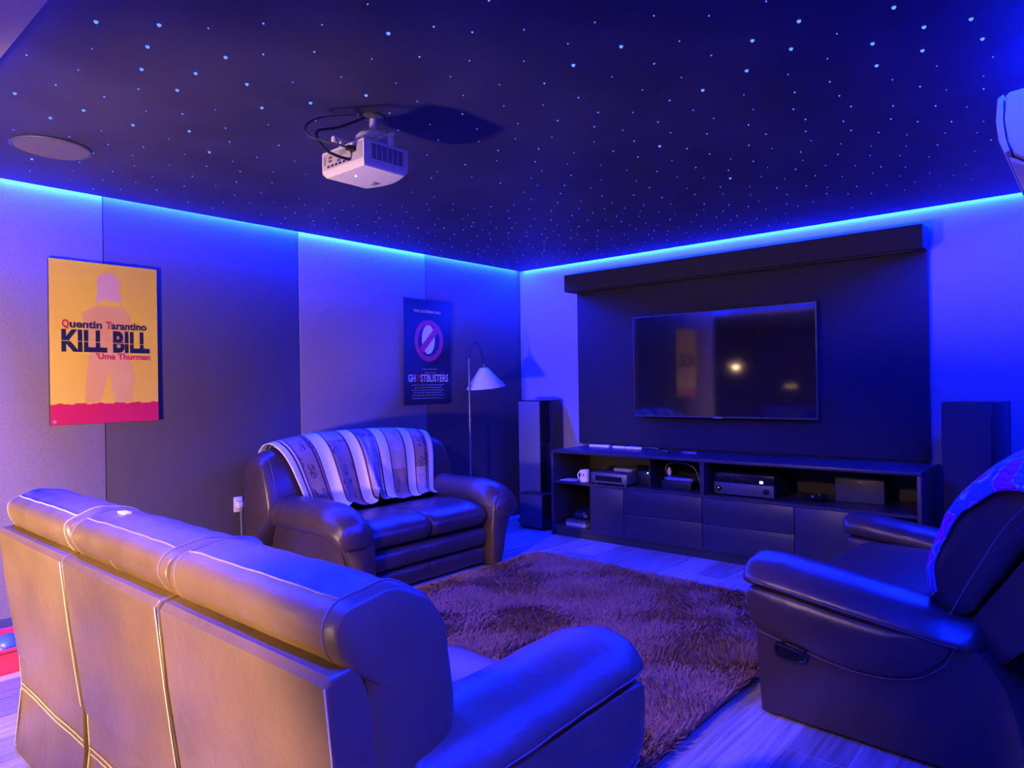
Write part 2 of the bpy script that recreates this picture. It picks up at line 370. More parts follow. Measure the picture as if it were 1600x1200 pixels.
# stars
STARS = "425,900b 449,873b 467,851 497,831 522,806 561,801 544,772b 571,758 584,737 616,756 387,890 416,867b 346,916 347,886 380,857b 439,826b 461,811 489,790 509,758 535,738 556,711 401,829b 471,756 529,703 309,889 345,846 364,826b 411,796b 438,775 492,723 546,669 271,905b 312,858 459,725b 513,674 479,691 416,746b 380,767b 523,638 273,860b 307,826 349,790 322,804 445,691 423,706 487,649 237,873b 269,822b 351,745 388,723 451,652 318,766 473,617 236,835 289,784b 185,886 421,662 201,849 257,788 352,704 429,622 453,594 204,819 220,795 289,748 313,713 250,748b 450,564 169,820 189,793 227,761 268,710 110,854b 240,720 284,679 392,602 398,556 429,543 131,820 158,780 184,757 208,731 67,845 97,816 124,788 216,700 238,676 256,649 135,754 374,522 382,485 165,726 361,560 341,550 102,758 123,716 149,693 179,685 203,657 85,784 63,759 43,780 61,808 88,731 285,529 130,662 160,646 288,497 170,603 63,685 135,616 91,656 111,633 178,568 215,520 228,496 258,482 283,461 307,419 286,427 57,653 123,593 145,554 69,595 109,571 187,503 216,424 193,450 237,399 279,391 121,520 151,505 75,565 45,553 142,470 216,360 47,509 76,488 72,465 144,437 154,405 180,379 204,310 106,381 62,424 89,430 109,356 163,342 179,310 135,354 201,264 610,717 583,685 648,694 620,684 605,657b 644,657b 679,676 704,653 676,637 648,620 615,623 572,648 576,610 620,588 652,587 683,604 654,556b 626,556 712,605b 692,565b 743,609b 727,576b 736,645 756,576 741,544 712,538 674,526 705,503 731,504 729,472 791,586b 770,546b 764,509b 767,475 800,547b 793,512b 796,478 780,447 824,538b 826,503b 828,467 819,435 816,408 794,426 782,396 756,420 730,443 801,375 807,327 786,346 764,367 748,390 716,413 693,440 693,470 668,492 636,497 631,525 597,522 592,555 571,575 536,584 547,618 507,602 482,576 509,557 551,551 565,527 593,492 616,467 652,462 655,429 684,411 715,385 732,362 750,337 777,318 799,298 806,266 766,286 743,304 718,327 698,354 680,383 645,387 632,411 585,444 569,468b 558,496 530,520 529,486 499,509 481,541 538,455 557,421 594,414 603,385 617,362 662,357 655,329 687,324 710,298 732,276 753,251 790,239 777,195 728,230 709,250 690,273 667,295 640,305 620,331 586,351 565,384 497,459 475,487 455,514 442,487 455,453 508,427 529,401 535,367 555,344 576,323b 603,304 619,277 648,266 669,242 717,198 697,231 743,188 761,160 774,127 417,474 406,449 428,428 470,417 496,387 493,353 523,320 554,299 579,276 600,248 628,233 644,209 670,189 697,170 724,160 742,123 378,439 405,405 443,398 435,363 464,339 483,305 518,290 544,269 566,241 599,212 635,181 654,163 675,144 708,131 364,409 378,375 403,361 426,327 562,206 611,155 639,87 334,376 348,349 381,334 382,304 424,294 415,244 457,221 494,215 206,92 692,744 285,359 758,839 702,878 66,360 261,441 856,742 323,253 64,297 830,228 369,78 543,190 345,62 235,30 234,126 203,140 307,333 251,97 822,850 834,62 583,876 774,803 794,904 757,737 50,886 37,172 715,840 388,154 279,173 379,207 167,140 478,113 618,911 232,163 846,359 288,105 416,107 282,146 819,775 504,83 855,118 84,51 276,74 164,214 824,683 268,125 754,689 353,310 51,138 44,63 182,183 855,289 343,163 785,645 565,119 526,883 848,602 96,282 606,812 840,182 327,126 370,50 276,303 240,462 138,243 123,53 91,164 177,278 51,235 300,43 206,67 583,167 330,287 282,277 141,890 480,65 71,188 423,147 30,446 88,531 857,907 114,239 30,334 232,57 394,266 318,310 435,84 357,105 113,98 544,95 131,147 38,295 248,279 668,779 496,134 163,480 165,237 332,404 419,38 329,212 80,320 442,45 112,406 400,134 810,737 112,477 227,210 142,37 87,405 152,119 522,64 32,35 489,165 230,256 125,276 431,267 437,198 353,274 526,118 715,699 106,217 336,90 507,241 161,537 136,325 382,235 138,182 270,198 857,422 451,163 188,404 41,88 822,635 273,332 510,191 675,849 84,209 332,42 475,196 484,915 528,215 736,793 628,869 258,410 403,204 554,160 212,190 450,131 310,88 307,182 89,254 72,124 682,913 368,135 255,251 264,39 62,273 236,331 522,31 131,211 83,232 155,94 188,49 146,290 292,213 99,70 194,114 408,180 752,878 271,229 310,148 108,548 168,444 445,244 556,843 387,114 373,180 34,200 654,737 107,188 110,136 144,377 151,584 253,361 477,271 307,282 77,78 35,489 187,480 39,419 405,76 308,387 192,353 844,811 512,153 505,107 397,28 359,221 688,812 249,312 65,386 548,59 102,503 473,28 226,293 39,389 160,57 122,447 201,238 87,344 55,334 80,101 246,227 188,541 213,476 32,363 370,256 105,306 318,64 30,246 280,254 301,240 449,290 69,28 211,333 234,375 32,529 100,913 69,517 195,209 552,914 590,145 135,74 35,116 178,76 731,913 184,155 459,94 405,312 360,29"
S = []
for s in STARS.split():
    b = s.endswith('b'); a, c = s.rstrip('b').split(','); S.append((int(a)/200, -int(c)/200, b))
def dome(bm, c, r):
    lathe(bm, [(r*.25, -r*.95), (r*.75, -r*.65), (r, 0), (r, .002)], c, 8)
    return bm
small = [finish('star_light', dome(B(), (0, 0, 0), r), MT['star'], None) for r in (.0026, .0034, .0068)]
for o in small: COL.objects.unlink(o)
def dist(s): return (s[0]-CAM.x)**2+(s[1]-CAM.y)**2
def infront(s): return (Vector((s[0], s[1], HC))-CAM).dot(_f) > .3
order = sorted(S, key=lambda s: (not infront(s), dist(s)))
rest = B()
for i, s in enumerate(order):
    if s[2]: q = 2
    else: q = 1 if random.random() < .4 else 0
    if i < 300:
        o = link(bpy.data.objects.new('star_light', small[q].data), ceil); o.location = (s[0], s[1], HC)
    else: dome(rest, (s[0], s[1], HC), (.0026, .0034, .0068)[q])
o = finish('star_field', rest, MT['star'], ceil); o['kind'] = 'stuff'; tag(o, 'distant pinpoint star lights')
for o in small: bpy.data.objects.remove(o)
# round ceiling speaker
t = thing('ceiling_speaker', 'round dark grille of a speaker set in the star ceiling', 'speaker', (.795, -4.255, HC))
finish('rim', lathe(B(), [(.158, 0), (.160, -.004), (.155, -.009), (.149, -.009), (.147, -.004), (.147, 0)], n=48, cap=False), MT['dark_grey'], t)
finish('grille', lathe(B(), [(.147, -.001), (.147, -.007), (.09, -.0085), (.01, -.009)], n=48), mat('speaker_grille', (.12, .105, .095), .6, bump=.6, bscale=500), t)

# ================================================================== TELEVISION WALL
t = thing('wall_cladding', 'wide charcoal felt panel on the wall behind the television', 'wall panel', (0, 0, 0))
bx('felt_board', MT['navy_panel'], t, .728, 3.546, -.05, 0, .735, 2.29, .004)
t = thing('screen_housing', 'long charcoal box boxing in the projection screen above the television', 'screen housing')
bx('housing', MT['navy_panel'], t, .708, 3.552, -.22, -.051, 2.122, 2.276, .004)
bx('slot', MT['matte_black'], t, .78, 3.48, -.16, -.12, 2.118, 2.1225)
t = thing('television', 'large flat black television mounted on the charcoal panel', 'television', (2.115, 0, 1.423))
w, h = .752, .424
bx('back_shell', MT['matte_black'], t, -w+.01, w-.01, -.10, -.075, -h+.01, h-.01, .006)
bx('wall_bracket', MT['matte_black'], t, -.25, .25, -.075, -.051, -.2, .2)
bm = B()
for a, b, c, d in ((-w, w, h-.007, h), (-w, w, -h, -h+.012), (-w, -w+.007, -h+.012, h-.007), (w-.007, w, -h+.012, h-.007)): box(bm, a, b, -.125, -.10, c, d)
finish('bezel', bm, MT['bezel'], t)
bx('screen', MT['screen'], t, -w+.007, w-.007, -.122, -.10, -h+.012, h-.007)
bx('logo_tab', MT['silver'], t, -.04, .04, -.127, -.122, -h-.006, -h+.008, .002)
# media console
t = thing('media_console', 'long low black media console with open shelves and drawers', 'console', (0, 0, 0))
X0, X1, YF, ZT = .818, 3.590, -.60, .722
C = MT['console']
bx('top', C, t, X0, X1, YF, -.001, ZT-.022, ZT, .0015)
bx('side_panel', C, t, X0, X0+.024, YF, -.001, 0, ZT-.022, .001)
bx('side_panel', C, t, X1-.024, X1, YF, -.001, 0, ZT-.022, .001)
bx('back_panel', MT['console_in'], t, X0+.024, X1-.024, -.045, -.015, .065, ZT-.022)
bx('bottom', C, t, X0+.024, X1-.024, YF, -.045, .065, .085)
bx('plinth', MT['matte_black'], t, X0+.024, X1-.024, YF+.012, YF+.03, 0, .065)
bx('shelf', C, t, X0+.024, X1-.024, YF+.004, -.045, .445, .465)
bx('divider', C, t, 2.185, 2.215, YF, -.045, .465, ZT-.022)
bx('divider', MT['console_in'], t, 1.712, 1.722, YF+.1, -.045, .465, ZT-.022)
bx('divider', C, t, 1.215, 1.235, YF+.02, -.045, .085, .445)
bx('divider', C, t, 3.175, 3.195, YF+.02, -.045, .085, .445)
for a, b, z0, z1, nm in ((1.218, 1.534, .072, .443, 'door'), (1.539, 2.196, .262, .443, 'drawer'), (1.539, 2.196, .072, .258, 'drawer'), (2.201, 2.848, .262, .443, 'drawer'), (2.201, 2.848, .072, .258, 'drawer'), (2.853, 3.192, .072, .443, 'door')):
    bx(nm, C, t, a, b, YF-.001, YF+.018, z0, z1, .0015)
# loudspeakers
def tower(loc, rz, label, cloth_col):
    t = thing('tower_speaker', label, 'speaker', loc, rz, 'tall black floor speakers')
    bx('cabinet', MT['gloss_black'], t, -.133, .133, -.16, .16, .03, 1.14, .006)
    bx('plinth', MT['matte_black'], t, -.15, .15, -.17, .17, 0, .03, .004)
    bx('grille', mat('speaker_cloth', cloth_col, .6), t, -.125, .125, -.168, -.1605, .25, 1.13, .003)
    bx('badge', MT['silver'], t, -.02, .02, -.1695, -.168, .27, .28)
    return t
tower((.390, -.20, 0), 0, 'tall floor speaker with a grey front in the corner beside the console', (.10, .11, .15))
tower((3.83, -.30, 0), R(-11), 'tall glossy black floor speaker right of the television panel', (.02, .02, .03))
t = thing('subwoofer', 'small black subwoofer cube in front of the corner floor speaker', 'subwoofer', (.548, -.475, 0))
bx('cabinet', MT['black_plastic'], t, -.134, .134, -.075, .09, .015, .315, .006)
bx('front_grille', MT['dark_grey'], t, -.126, .126, -.080, -.0755, .022, .308, .003)
bm = B(); lathe(bm, [(.004, .0), (.014, .0), (.016, .002), (.016, .004)], n=20); bm.transform(Matrix.Translation((-.0, -.0845, .13)) @ Matrix.Rotation(R(-90), 4, 'X')); finish('badge', bm, MT['silver'], t)
for a, b in ((-.11, -.06), (.11, -.06), (-.11, .07), (.11, .07)): finish('foot', lathe(B(), [(.014, 0), (.012, .016)], (a, b, 0), 12), MT['matte_black'], t)

# ------------------------------------------------------------------ things in and on the console
ZS = .465
t = thing('mug', 'white printed mug on the console shelf', 'mug', (1.115, -.52, ZS))
finish('cup', lathe(B(), [(.030, 0), (.038, .002), (.040, .01), (.041, .098), (.0375, .1), (.036, .096), (.035, .012), (.01, .008)], n=28), MT['white_plastic'], t)
pts = [(-.038-.03*math.sin(a), -.004, .05+.032*math.cos(a)) for a in [math.pi*i/10 for i in range(11)]]
finish('handle', tube(B(), pts, .006, 8), MT['white_plastic'], t)
for a in (-.018, .006):
    bm = B(); n = 5
    rings = [[(.0415*math.sin(-.9+(a/.041)+i*.07+.9), -.0415*math.cos((a/.041)+i*.07), z) for z in (.05, .075)] for i in range(n)]
    ring_mesh(bm, rings, cap=False, closed=False); o = finish('print', bm, MT['poster_crimson'], t)
t = thing('paper_stack', 'loose white papers at the left end of the console shelf', 'papers', (.955, -.50, ZS))
for i, a in enumerate((8, -12, 3)):
    o = bx('sheet', MT['paper'], t, -.075, .075, -.06, .06, i*.0015, i*.0015+.001); o.rotation_euler[2] = R(a)
t = thing('disc_player', 'dark silver disc player beside the mug', 'disc player', (1.385, -.40, ZS))
bx('body', MT['dark_grey'], t, -.17, .17, -.17, .13, .012, .095, .004)
bx('front_panel', MT['silver'], t, -.17, .17, -.178, -.1705, .012, .095, .003)
bx('tray_slot', MT['gloss_black'], t, -.125, .125, -.1795, -.1785, .030, .070)
for a in (-.14, .14):
    for b in (-.15, .1): finish('foot', lathe(B(), [(.012, 0), (.010, .012)], (a, b, 0), 12), MT['chrome'], t)
t = thing('remote_case', 'thin grey box lying on the disc player', 'box', (1.42, -.36, ZS+.0955))
bx('case', MT['grey_plastic'], t, -.085, .085, -.06, .06, 0, .022, .003); bx('lid_line', MT['matte_black'], t, -.0855, .0855, -.0605, .0605, .012, .0135)
t = thing('set_top_box', 'small black box with a green light on the console shelf', 'set-top box', (1.630, -.33, ZS))
bx('case', MT['black_plastic'], t, -.055, .055, -.11, .08, .004, .115, .004)
for a in (-.04, .04): bx('foot', MT['matte_black'], t, a-.01, a+.01, -.1, .07, 0, .004)
bx('indicator_light', MT['green_led'], t, .030, .040, -.1115, -.1105, .098, .108)
t = thing('cable_modem', 'black and silver modem with a looped grey cable', 'modem', (1.93, -.37, ZS))
bx('stand', MT['black_plastic'], t, -.13, .12, -.10, .06, 0, .062, .004)
bx('case', MT['silver'], t, -.10, .14, -.11, .05, .064, .092, .004)
bx('vent_strip', MT['blue_plastic'], t, -.08, .12, -.112, -.1105, .072, .086)
for a in (-.06, -.01, .04, .08): bx('button', MT['grey_plastic'], t, a, a+.014, -.1135, -.112, .075, .083)
bm = B(); tube(bm, chaikin([(-.12, -.02, .10), (-.13, -.04, .16), (-.07, -.05, .20), (.05, -.05, .20), (.13, -.05, .17), (.16, -.05, .09), (.17, -.03, .02)], 3, False), .004, 6); finish('cable', bm, MT['grey_plastic'], t)
bm = B(); lathe(bm, [(.012, 0), (.018, .03), (.012, .06)], (-.10, -.02, .094), 12); finish('plug', bm, MT['white_plastic'], t)
t = thing('av_receiver', 'black AV receiver with two round knobs', 'receiver', (2.475, -.35, ZS))
bx('body', MT['black_plastic'], t, -.215, .215, -.165, .15, .012, .160, .005)
bx('front_panel', MT['dark_grey'], t, -.217, .217, -.176, -.1655, .010, .092, .003)
bx('display', MT['gloss_black'], t, -.217, .217, -.1745, -.1655, .094, .158, .002)
bx('display_light', MT['white_led'], t, .118, .142, -.1755, -.1748, .103, .122)
for a, r in ((-.175, .018), (.165, .020)):
    bm = B(); lathe(bm, [(r, 0), (r*.95, .014), (r*.3, .016)], n=20); bm.transform(Matrix.Translation((a, -.1765, .05)) @ Matrix.Rotation(R(90), 4, 'X')); finish('knob', bm, MT['gloss_black'], t)
bx('indicator_light', MT['white_led'], t, -.177, -.172, -.194, -.1935, .052, .058)
for a in (-.18, .18):
    for b in (-.14, .12): finish('foot', lathe(B(), [(.018, 0), (.016, .012)], (a, b, 0), 12), MT['matte_black'], t)
t = thing('game_controller', 'small black gadget with a glinting button on the console shelf', 'gadget', (2.93, -.42, ZS))
bm = B(); ring_mesh(bm, [[(xx, s_*math.cos(a)*.05, .026+s_*.022*math.sin(a)) for a in [2*math.pi*i/12 for i in range(12)]] for xx, s_ in ((-.075, .5), (-.06, .95), (-.03, .8), (.03, .8), (.06, .95), (.075, .5))]); finish('shell', bm, MT['gloss_black'], t)
bx('button', MT['chrome'], t, -.008, .008, -.05, -.035, .03, .046, .003)
bx('stick', MT['dark_grey'], t, .028, .042, -.03, -.016, .04, .06, .003)
t = thing('storage_case', 'dark case standing at the right end of the console shelf', 'case', (3.18, -.30, ZS))
bx('case', MT['dark_grey'], t, -.15, .15, -.02, .05, 0, .17, .006); bx('clasp', MT['silver'], t, -.015, .015, -.024, -.0205, .12, .14, .002)
# lower left niche
t = thing('book_box', 'flat dark box at the bottom of the open niche', 'box', (1.04, -.44, .085))
bx('case', MT['grey_plastic'], t, -.10, .10, -.12, .12, 0, .032, .003); bx('lid', MT['dark_grey'], t, -.103, .103, -.123, .123, .0325, .05, .003)
t = thing('headset_bag', 'crumpled black pouch lying on the flat box in the niche', 'pouch', (1.05, -.42, .1355))
Pillow([(-.08, .0), (.08, 0), (.09, .05), (.05, .10), (-.04, .09), (-.09, .04)], -.08, .08, .05, .3, wr=.006).build('pouch', MT['black_plastic'], t)
bm = B(); lathe(bm, [(.004, 0), (.009, .002), (.009, .006)], n=12); bm.transform(Matrix.Translation((-.03, -.088, .05)) @ Matrix.Rotation(R(90), 4, 'X')); finish('snap', bm, MT['chrome'], t)
# on the top
def remote(loc, rz, m, label, L=.15, Wd=.036):
    t = thing('remote_control', label, 'remote', loc, rz, 'remotes on the console top')
    bx('body', m, t, -L/2, L/2, -Wd/2, Wd/2, 0, .02, .005)
    for i in range(5):
        bx('button', MT['grey_plastic'] if m is not MT['grey_plastic'] else MT['matte_black'], t, -L/2+.02+i*L*.16, -L/2+.03+i*L*.16, -.006, .006, .020, .0225, .001)
    return t
remote((1.02, -.14, ZT), R(4), MT['white_plastic'], 'leftmost white remote on the console top', .2, .05)
remote((1.235, -.165, ZT), R(-3), MT['white_plastic'], 'white remote in the middle of the console top cluster', .13, .04)
remote((1.385, -.17, ZT), R(2), MT['white_plastic'], 'white remote beside the slim black remote on the console', .15, .04)
remote((1.54, -.15, ZT), R(1), MT['black_plastic'], 'slim black remote at the right end of the white remotes', .16, .04)
remote((1.75, -.33, ZT), R(10), MT['matte_black'], 'short matte black remote lying alone on the console top', .09, .05)
remote((1.97, -.31, ZT), R(-4), MT['silver'], 'silver and black remote above the console divider', .13, .045)
t = thing('sensor_bar', 'long thin black sensor bar under the television', 'sensor bar', (1.22, -.085, ZT))
bx('bar', MT['gloss_black'], t, -.2, .2, -.012, .012, 0, .022, .004); bx('foot', MT['matte_black'], t, -.05, .05, -.02, .02, 0, .003)

# ================================================================== SEATING
def swapped(P, name, m, parent, slope=0, y1=0, fn=None, seam=None, seam_at=()):
    """build a Pillow whose profile is (x,z) and whose sweep runs along y"""
    o = P.build(name, m, parent, seam, seam_at)
    for q in [o]+list(o.children):
        for v in q.data.vertices:
            a, b, c = v.co; v.co = (b, a, c+slope*(a-y1))
            if fn: v.co = fn(v.co)
        q.data.flip_normals()
    return o
def place(o, fn):
    for q in [o]+list(o.children):
        for v in q.data.vertices: v.co = fn(v.co)
    return o
THREAD = ['stitch']
def stitch(parent, pts, r=.0018): return finish('stitching', tube(B(), pts, r*.85, 5), MT[THREAD[0]], parent)
def lever(parent, s, x, y, z, k=1.0):
    """oval recess with a pull handle on an arm's outer side (s: +1 or -1)"""
    bm = B(); n = 28; rings = []
    for rr, d in ((1.0, 0), (1.0, .006), (.86, .007), (.80, .001), (.3, .0005)):
        rings.append([(x+s*d, y+.062*k*rr*math.copysign(abs(math.cos(a))**.75, math.cos(a)), z+.036*k*rr*math.copysign(abs(math.sin(a))**.75, math.sin(a))) for a in [2*math.pi*i/n for i in range(n)]])
    ring_mesh(bm, rings); o = finish('lever_plate', bm, MT['gloss_black'], parent)
    finish('lever_handle', tube(B(), chaikin([(x+s*.004, y+.045*k, z+.018*k), (x+s*.014, y+.02*k, z+.02*k), (x+s*.014, y-.03*k, z+.012*k), (x+s*.004, y-.048*k, z+.004*k)], 2, False), .006*k, 8), MT['gloss_black'], o)
    return o
def recliner_arm(t, s, xi, xo, L, yr, zf, zr, LM, pin=0):
    """arm of the reclining suite on side s (+1/-1): flat side panel, padded upper band, pillow top"""
    w = xo-xi; sl = (zf-zr)/(L-yr)
    a = t
    X = lambda u: s*u
    # side panel
    poly = [(L-.05, .0), (L-.03, .33), (L-.03, .45), (yr+.02, .46), (yr-.06, .42), (yr-.15, .30), (yr-.19, .15), (yr-.20, .0)]
    poly = [(L-.05, .012), (L-.035, .30), (L-.03, .44)]+chaikin([(yr+.10, .45), (yr+.02, .45), (yr-.08, .41), (yr-.15, .29), (yr-.18, .13), (yr-.19, .012)], 2, False)
    bm = prism(B(), poly, min(X(xi+.02), X(xo-.012)), max(X(xi+.02), X(xo-.012)), 'x', .008, 2)
    finish('arm_side', bm, LM, a)
    # padded upper band
    zc = zf-.105
    prof = [(L-.03, .33), (L+.0, .37), (L+.012, zc-.05), (L-.01, zc), (yr+.2, zc-sl*(L-yr)*.7), (yr+.01, zr-.055), (yr-.005, zr-.09), (yr+.02, .36), (yr+.12, .275), (yr+.30, .255), (L-.22, .29)]
    P = Pillow(prof, min(X(xi), X(xo)), max(X(xi), X(xo)), .045, .045, wr=.0015, nmid=10, seedk=3)
    P.build('arm_band', LM, a)
    pts = [(X(xo-.004), y, z-.002) for (y, z) in chaikin([(L-.03, .325), (L-.2, .288), (yr+.30, .252), (yr+.12, .272), (yr+.02, .35), (yr-.005, zr-.09)], 3, False)]
    stitch(a, pts)
    # pillow top
    xi += pin; w = xo-xi
    prof = [(0, -.10), (-.008, -.05), (.02, -.012), (.10, .004), (w*.62, .0), (w-.03, -.03), (w+.012, -.075), (w+.004, -.098), (w-.03, -.108), (.05, -.112)]
    prof = [(s*(xi+u), zf+z) for u, z in prof]
    P = Pillow(prof, yr-.06, L+.02, .12, .22, wr=.003, nmid=16, seedk=5)
    def fn(v):   # front end droops
        d = max(0, (v[1]-(L-.13))/.15)
        return (v[0], v[1], v[2]-.010*d*d)
    o = swapped(P, 'arm_pad', LM, a, sl, L, fn)
    idx = max(range(len(P.prof)), key=lambda i: s*P.prof[i][0]-.4*abs(P.prof[i][1]-(zf-.088)))
    pts = []
    for i in range(25):
        q = P.ring(.06+.88*i/24, out=.001)[idx]; pts.append(fn((q[1], q[0], q[2]+sl*(q[0]-L))))
    stitch(a, pts)

# ---------------- three-seat sofa with its back to the camera
LM = MT['leather']
sofa = thing('recliner_sofa', 'brown leather three-seat recliner sofa seen from behind', 'sofa', (2.45, -4.61, 0))
XB = (-1.03, -.33, .34, 1.01)
CUSH = [(.080, .778), (.046, .800), (.020, .850), (.028, .898), (.11, .924), (.20, .914), (.265, .855), (.30, .76), (.305, .62), (.28, .47), (.16, .44), (.09, .50), (.078, .68)]
for i in range(3):
    a, b = XB[i]+.008, XB[i+1]-.008
    # back shell: flat rear panel with a thin top ledge
    poly = [(.0, .785), (.012, .80), (.070, .808), (.13, .60), (.21, .34), (.052, .335), (.02, .60)]
    fr = finish('back_shell', prism(B(), poly, a, b, 'x', .010, 3), LM, sofa)
    for xx in (b-.004,):
        stitch(fr, [(xx, .0, .785), (xx, .0095, .69), (xx, .0185, .60), (xx, .034, .47), (xx, .050, .345)], .0024)
    P = Pillow(CUSH, a-.002+(.010 if i == 0 else 0), b+.002-(.010 if i == 2 else 0), .045, .055, crown=.016, wr=.004, nmid=22, seedk=i*2.3)
    c = P.build('back_cushion', LM, sofa)
    L_ = b-a
    THREAD[0] = 'stitch' if i == 0 else 'thread2'
    for tt in (.05, .95):
        r = P.ring(tt, out=.0012); stitch(c, r[-6:]+r[:len(r)//2+4], .002)
    stitch(c, P.line(.245, .05, .95), .0022)
    stitch(c, P.ring(.46, out=.001)[int(.98*len(P.prof)):]+P.ring(.46, out=.001)[:int(.12*len(P.prof))], .0014)
    THREAD[0] = 'stitch'
    # rear skirt below the shell
    sk = finish('rear_skirt', prism(B(), [(.056, .345), (.075, .345), (.085, .20), (.06, .0), (.04, .0), (.064, .20)], a+.015, b-.015, 'x', .004, 2), LM, sofa)
    for z, yy in ((.232, .0595), (.212, .062)): stitch(sk, [(a+.02+(b-a-.04)*q/10, yy-.001*math.sin(q), z+.004*math.sin(q*.9)) for q in range(11)], .0024)
    stitch(sk, [(a+.018, .055, .34), (a+.012, .062, .225), (a+.018, .038, .02)], .0024)
    # seat and footrest
    s0 = max(a, -.79); s1 = min(b, .79)
    Pillow([(.24, .33), (.24, .44), (.35, .475), (.60, .485), (.80, .48), (.90, .45), (.92, .38), (.88, .33)], s0, s1, .06, .08, wr=.003, seedk=i+9).build('seat_cushion', LM, sofa)
    Pillow([(.80, .07), (.80, .33), (.87, .335), (.905, .28), (.905, .12), (.87, .07)], s0, s1, .04, .06, wr=.002, seedk=i+20).build('footrest', LM, sofa)
bx('base_frame', MT['matte_black'], sofa, -.79, .79, .14, .80, .03, .33)
THREAD[0] = 'thread2'
for s in (1, -1):
    recliner_arm(sofa, s, .775, 1.070, .905, .24, .635, .615, LM, .045)
lever(sofa, 1, 1.060, .66, .22, 1.1)
bx('white_tag', MT['paper'], sofa, -.22, -.17, .115, .135, .922, .928)

# ---------------- recliner against the right wall
LM2 = MT['leather2']; THREAD[0] = 'thread'
rec = thing('recliner_chair', 'wide dark leather recliner against the right wall under a pink throw', 'recliner', (4.452, -1.986, 0), R(87))
RC = [(.43, .46), (.475, .58), (.44, .73), (.385, .85), (.30, .965), (.20, 1.025), (.11, 1.01), (.085, .93), (.15, .79), (.27, .60), (.35, .47)]
a, b = -.62, .62
frp = [(.375, .44), (.21, .69), (.10, .86), (.045, .84), (.09, .66), (.20, .42), (.28, .34)]
finish('back_shell', prism(B(), frp, a, b, 'x', .012, 3), LM2, rec)
P = Pillow(RC, a-.005, b+.005, .17, .15, wr=.004, nmid=26, seedk=4.4)
c = P.build('back_cushion', LM2, rec)
# piped line that runs up the side of the cushion
mid = [(.415, .52), (.36, .62), (.315, .72), (.26, .82), (.20, .91), (.14, .97)]
stitch(c, [(a-.0215, y, z) for y, z in chaikin([(.395, .50), (.35, .60), (.30, .70), (.25, .80), (.19, .88)], 2, False)], .0025)
Pillow([(.40, .33), (.40, .44), (.55, .47), (.80, .485), (.96, .475), (1.03, .44), (1.05, .37), (1.0, .33)], -.44, .44, .06, .07, wr=.003, seedk=2).build('seat_cushion', LM2, rec)
Pillow([(.93, .07), (.93, .33), (1.0, .335), (1.035, .28), (1.035, .12), (1.0, .07)], -.44, .44, .04, .06, wr=.002, seedk=6).build('footrest', LM2, rec)
bx('base_frame', MT['matte_black'], rec, -.44, .44, .22, .93, .03, .33)
for s in (1, -1): recliner_arm(rec, s, .43, .715, 1.065, .375, .600, .505, LM2)
lever(rec, -1, -.7075, .895, .268)

def cloth(name, path, ufn, nu, nv, mtl, parent, thick=.006, arch=None, fold=None):
    """draped sheet: path (y,z) sampled along v, x = ufn(u,v); UVs kept for the woven stripes"""
    pts = chaikin(path, 3, False)
    L = [0]
    for i in range(1, len(pts)): L.append(L[-1]+math.dist(pts[i], pts[i-1]))
    def at(v):
        d = v*L[-1]
        for i in range(1, len(pts)):
            if d <= L[i] or i == len(pts)-1:
                k = (d-L[i-1])/(L[i]-L[i-1]+1e-9); p, q = pts[i-1], pts[i]
                t = Vector((q[0]-p[0], q[1]-p[1])).normalized()
                return p[0]+(q[0]-p[0])*k, p[1]+(q[1]-p[1])*k, -t.y, t.x
    bm = B(); uvl = bm.loops.layers.uv.new('UVMap'); G = []; UV = {}
    for j in range(nv+1):
        v = j/nv; y, z, ny, nz = at(v); row = []
        for i in range(nu+1):
            u = i/nu; xx = ufn(u, v); off = fold(u, v) if fold else 0
            zz = z+nz*off; yy = y+ny*off
            if arch: zz += arch(xx, zz)
            q = bm.verts.new((xx, yy, zz)); UV[q] = (u, v); row.append(q)
        G.append(row)
    for j in range(nv):
        for i in range(nu):
            f = bm.faces.new((G[j][i], G[j][i+1], G[j+1][i+1], G[j+1][i]))
            for l in f.loops: l[uvl].uv = UV[l.vert]
    o = finish(name, bm, mtl, parent, angle=180)
    m = o.modifiers.new('thick', 'SOLIDIFY'); m.thickness = thick; m.offset = 0
    return o
# throw over the recliner: follows the padded back, a little proud of it
t = thing('throw_blanket', 'blue and pink patterned throw over the recliner back', 'blanket', (4.452, -1.986, 0), R(87))
npf = len(P.prof); i0 = int(.035*npf); i1 = int(.70*npf); nu = 46
bm = B(); uvl = bm.loops.layers.uv.new('UVMap'); G = []; UV = {}
side = []
cy0 = sum(q[1] for q in P.ring(0))/npf; cz0 = sum(q[2] for q in P.ring(0))/npf
for k_, dx in ((.74, -.030), (.80, -.027), (.88, -.022), (.95, -.015)):   # the hem that hangs over the near side
    row = []
    for i in range(i0, i1+1):
        v = (i-i0)/(i1-i0); g = min(1, max(0, (v-.12)/.40)); g = g*g*(3-2*g); kk = 1-(1-k_)*g
        q = P.ring(0, out=.006)[i]
        w_ = bm.verts.new((q[0]+dx*g, cy0+(q[1]-cy0)*kk, cz0+(q[2]-cz0)*kk)); UV[w_] = (-.12*(1-k_)/.26, v); row.append(w_)
    G.append(row)
for j in range(nu+1):
    u = j/nu; row = []
    for i in range(i0, i1+1):
        v = (i-i0)/(i1-i0)
        t0 = .004
        q = P.ring(t0+(.93-t0)*u, out=.009+.004*math.sin(u*26+v*5)*math.sin(u*9+1))[i]
        w_ = bm.verts.new(q); UV[w_] = (u, v); row.append(w_)
    G.append(row)
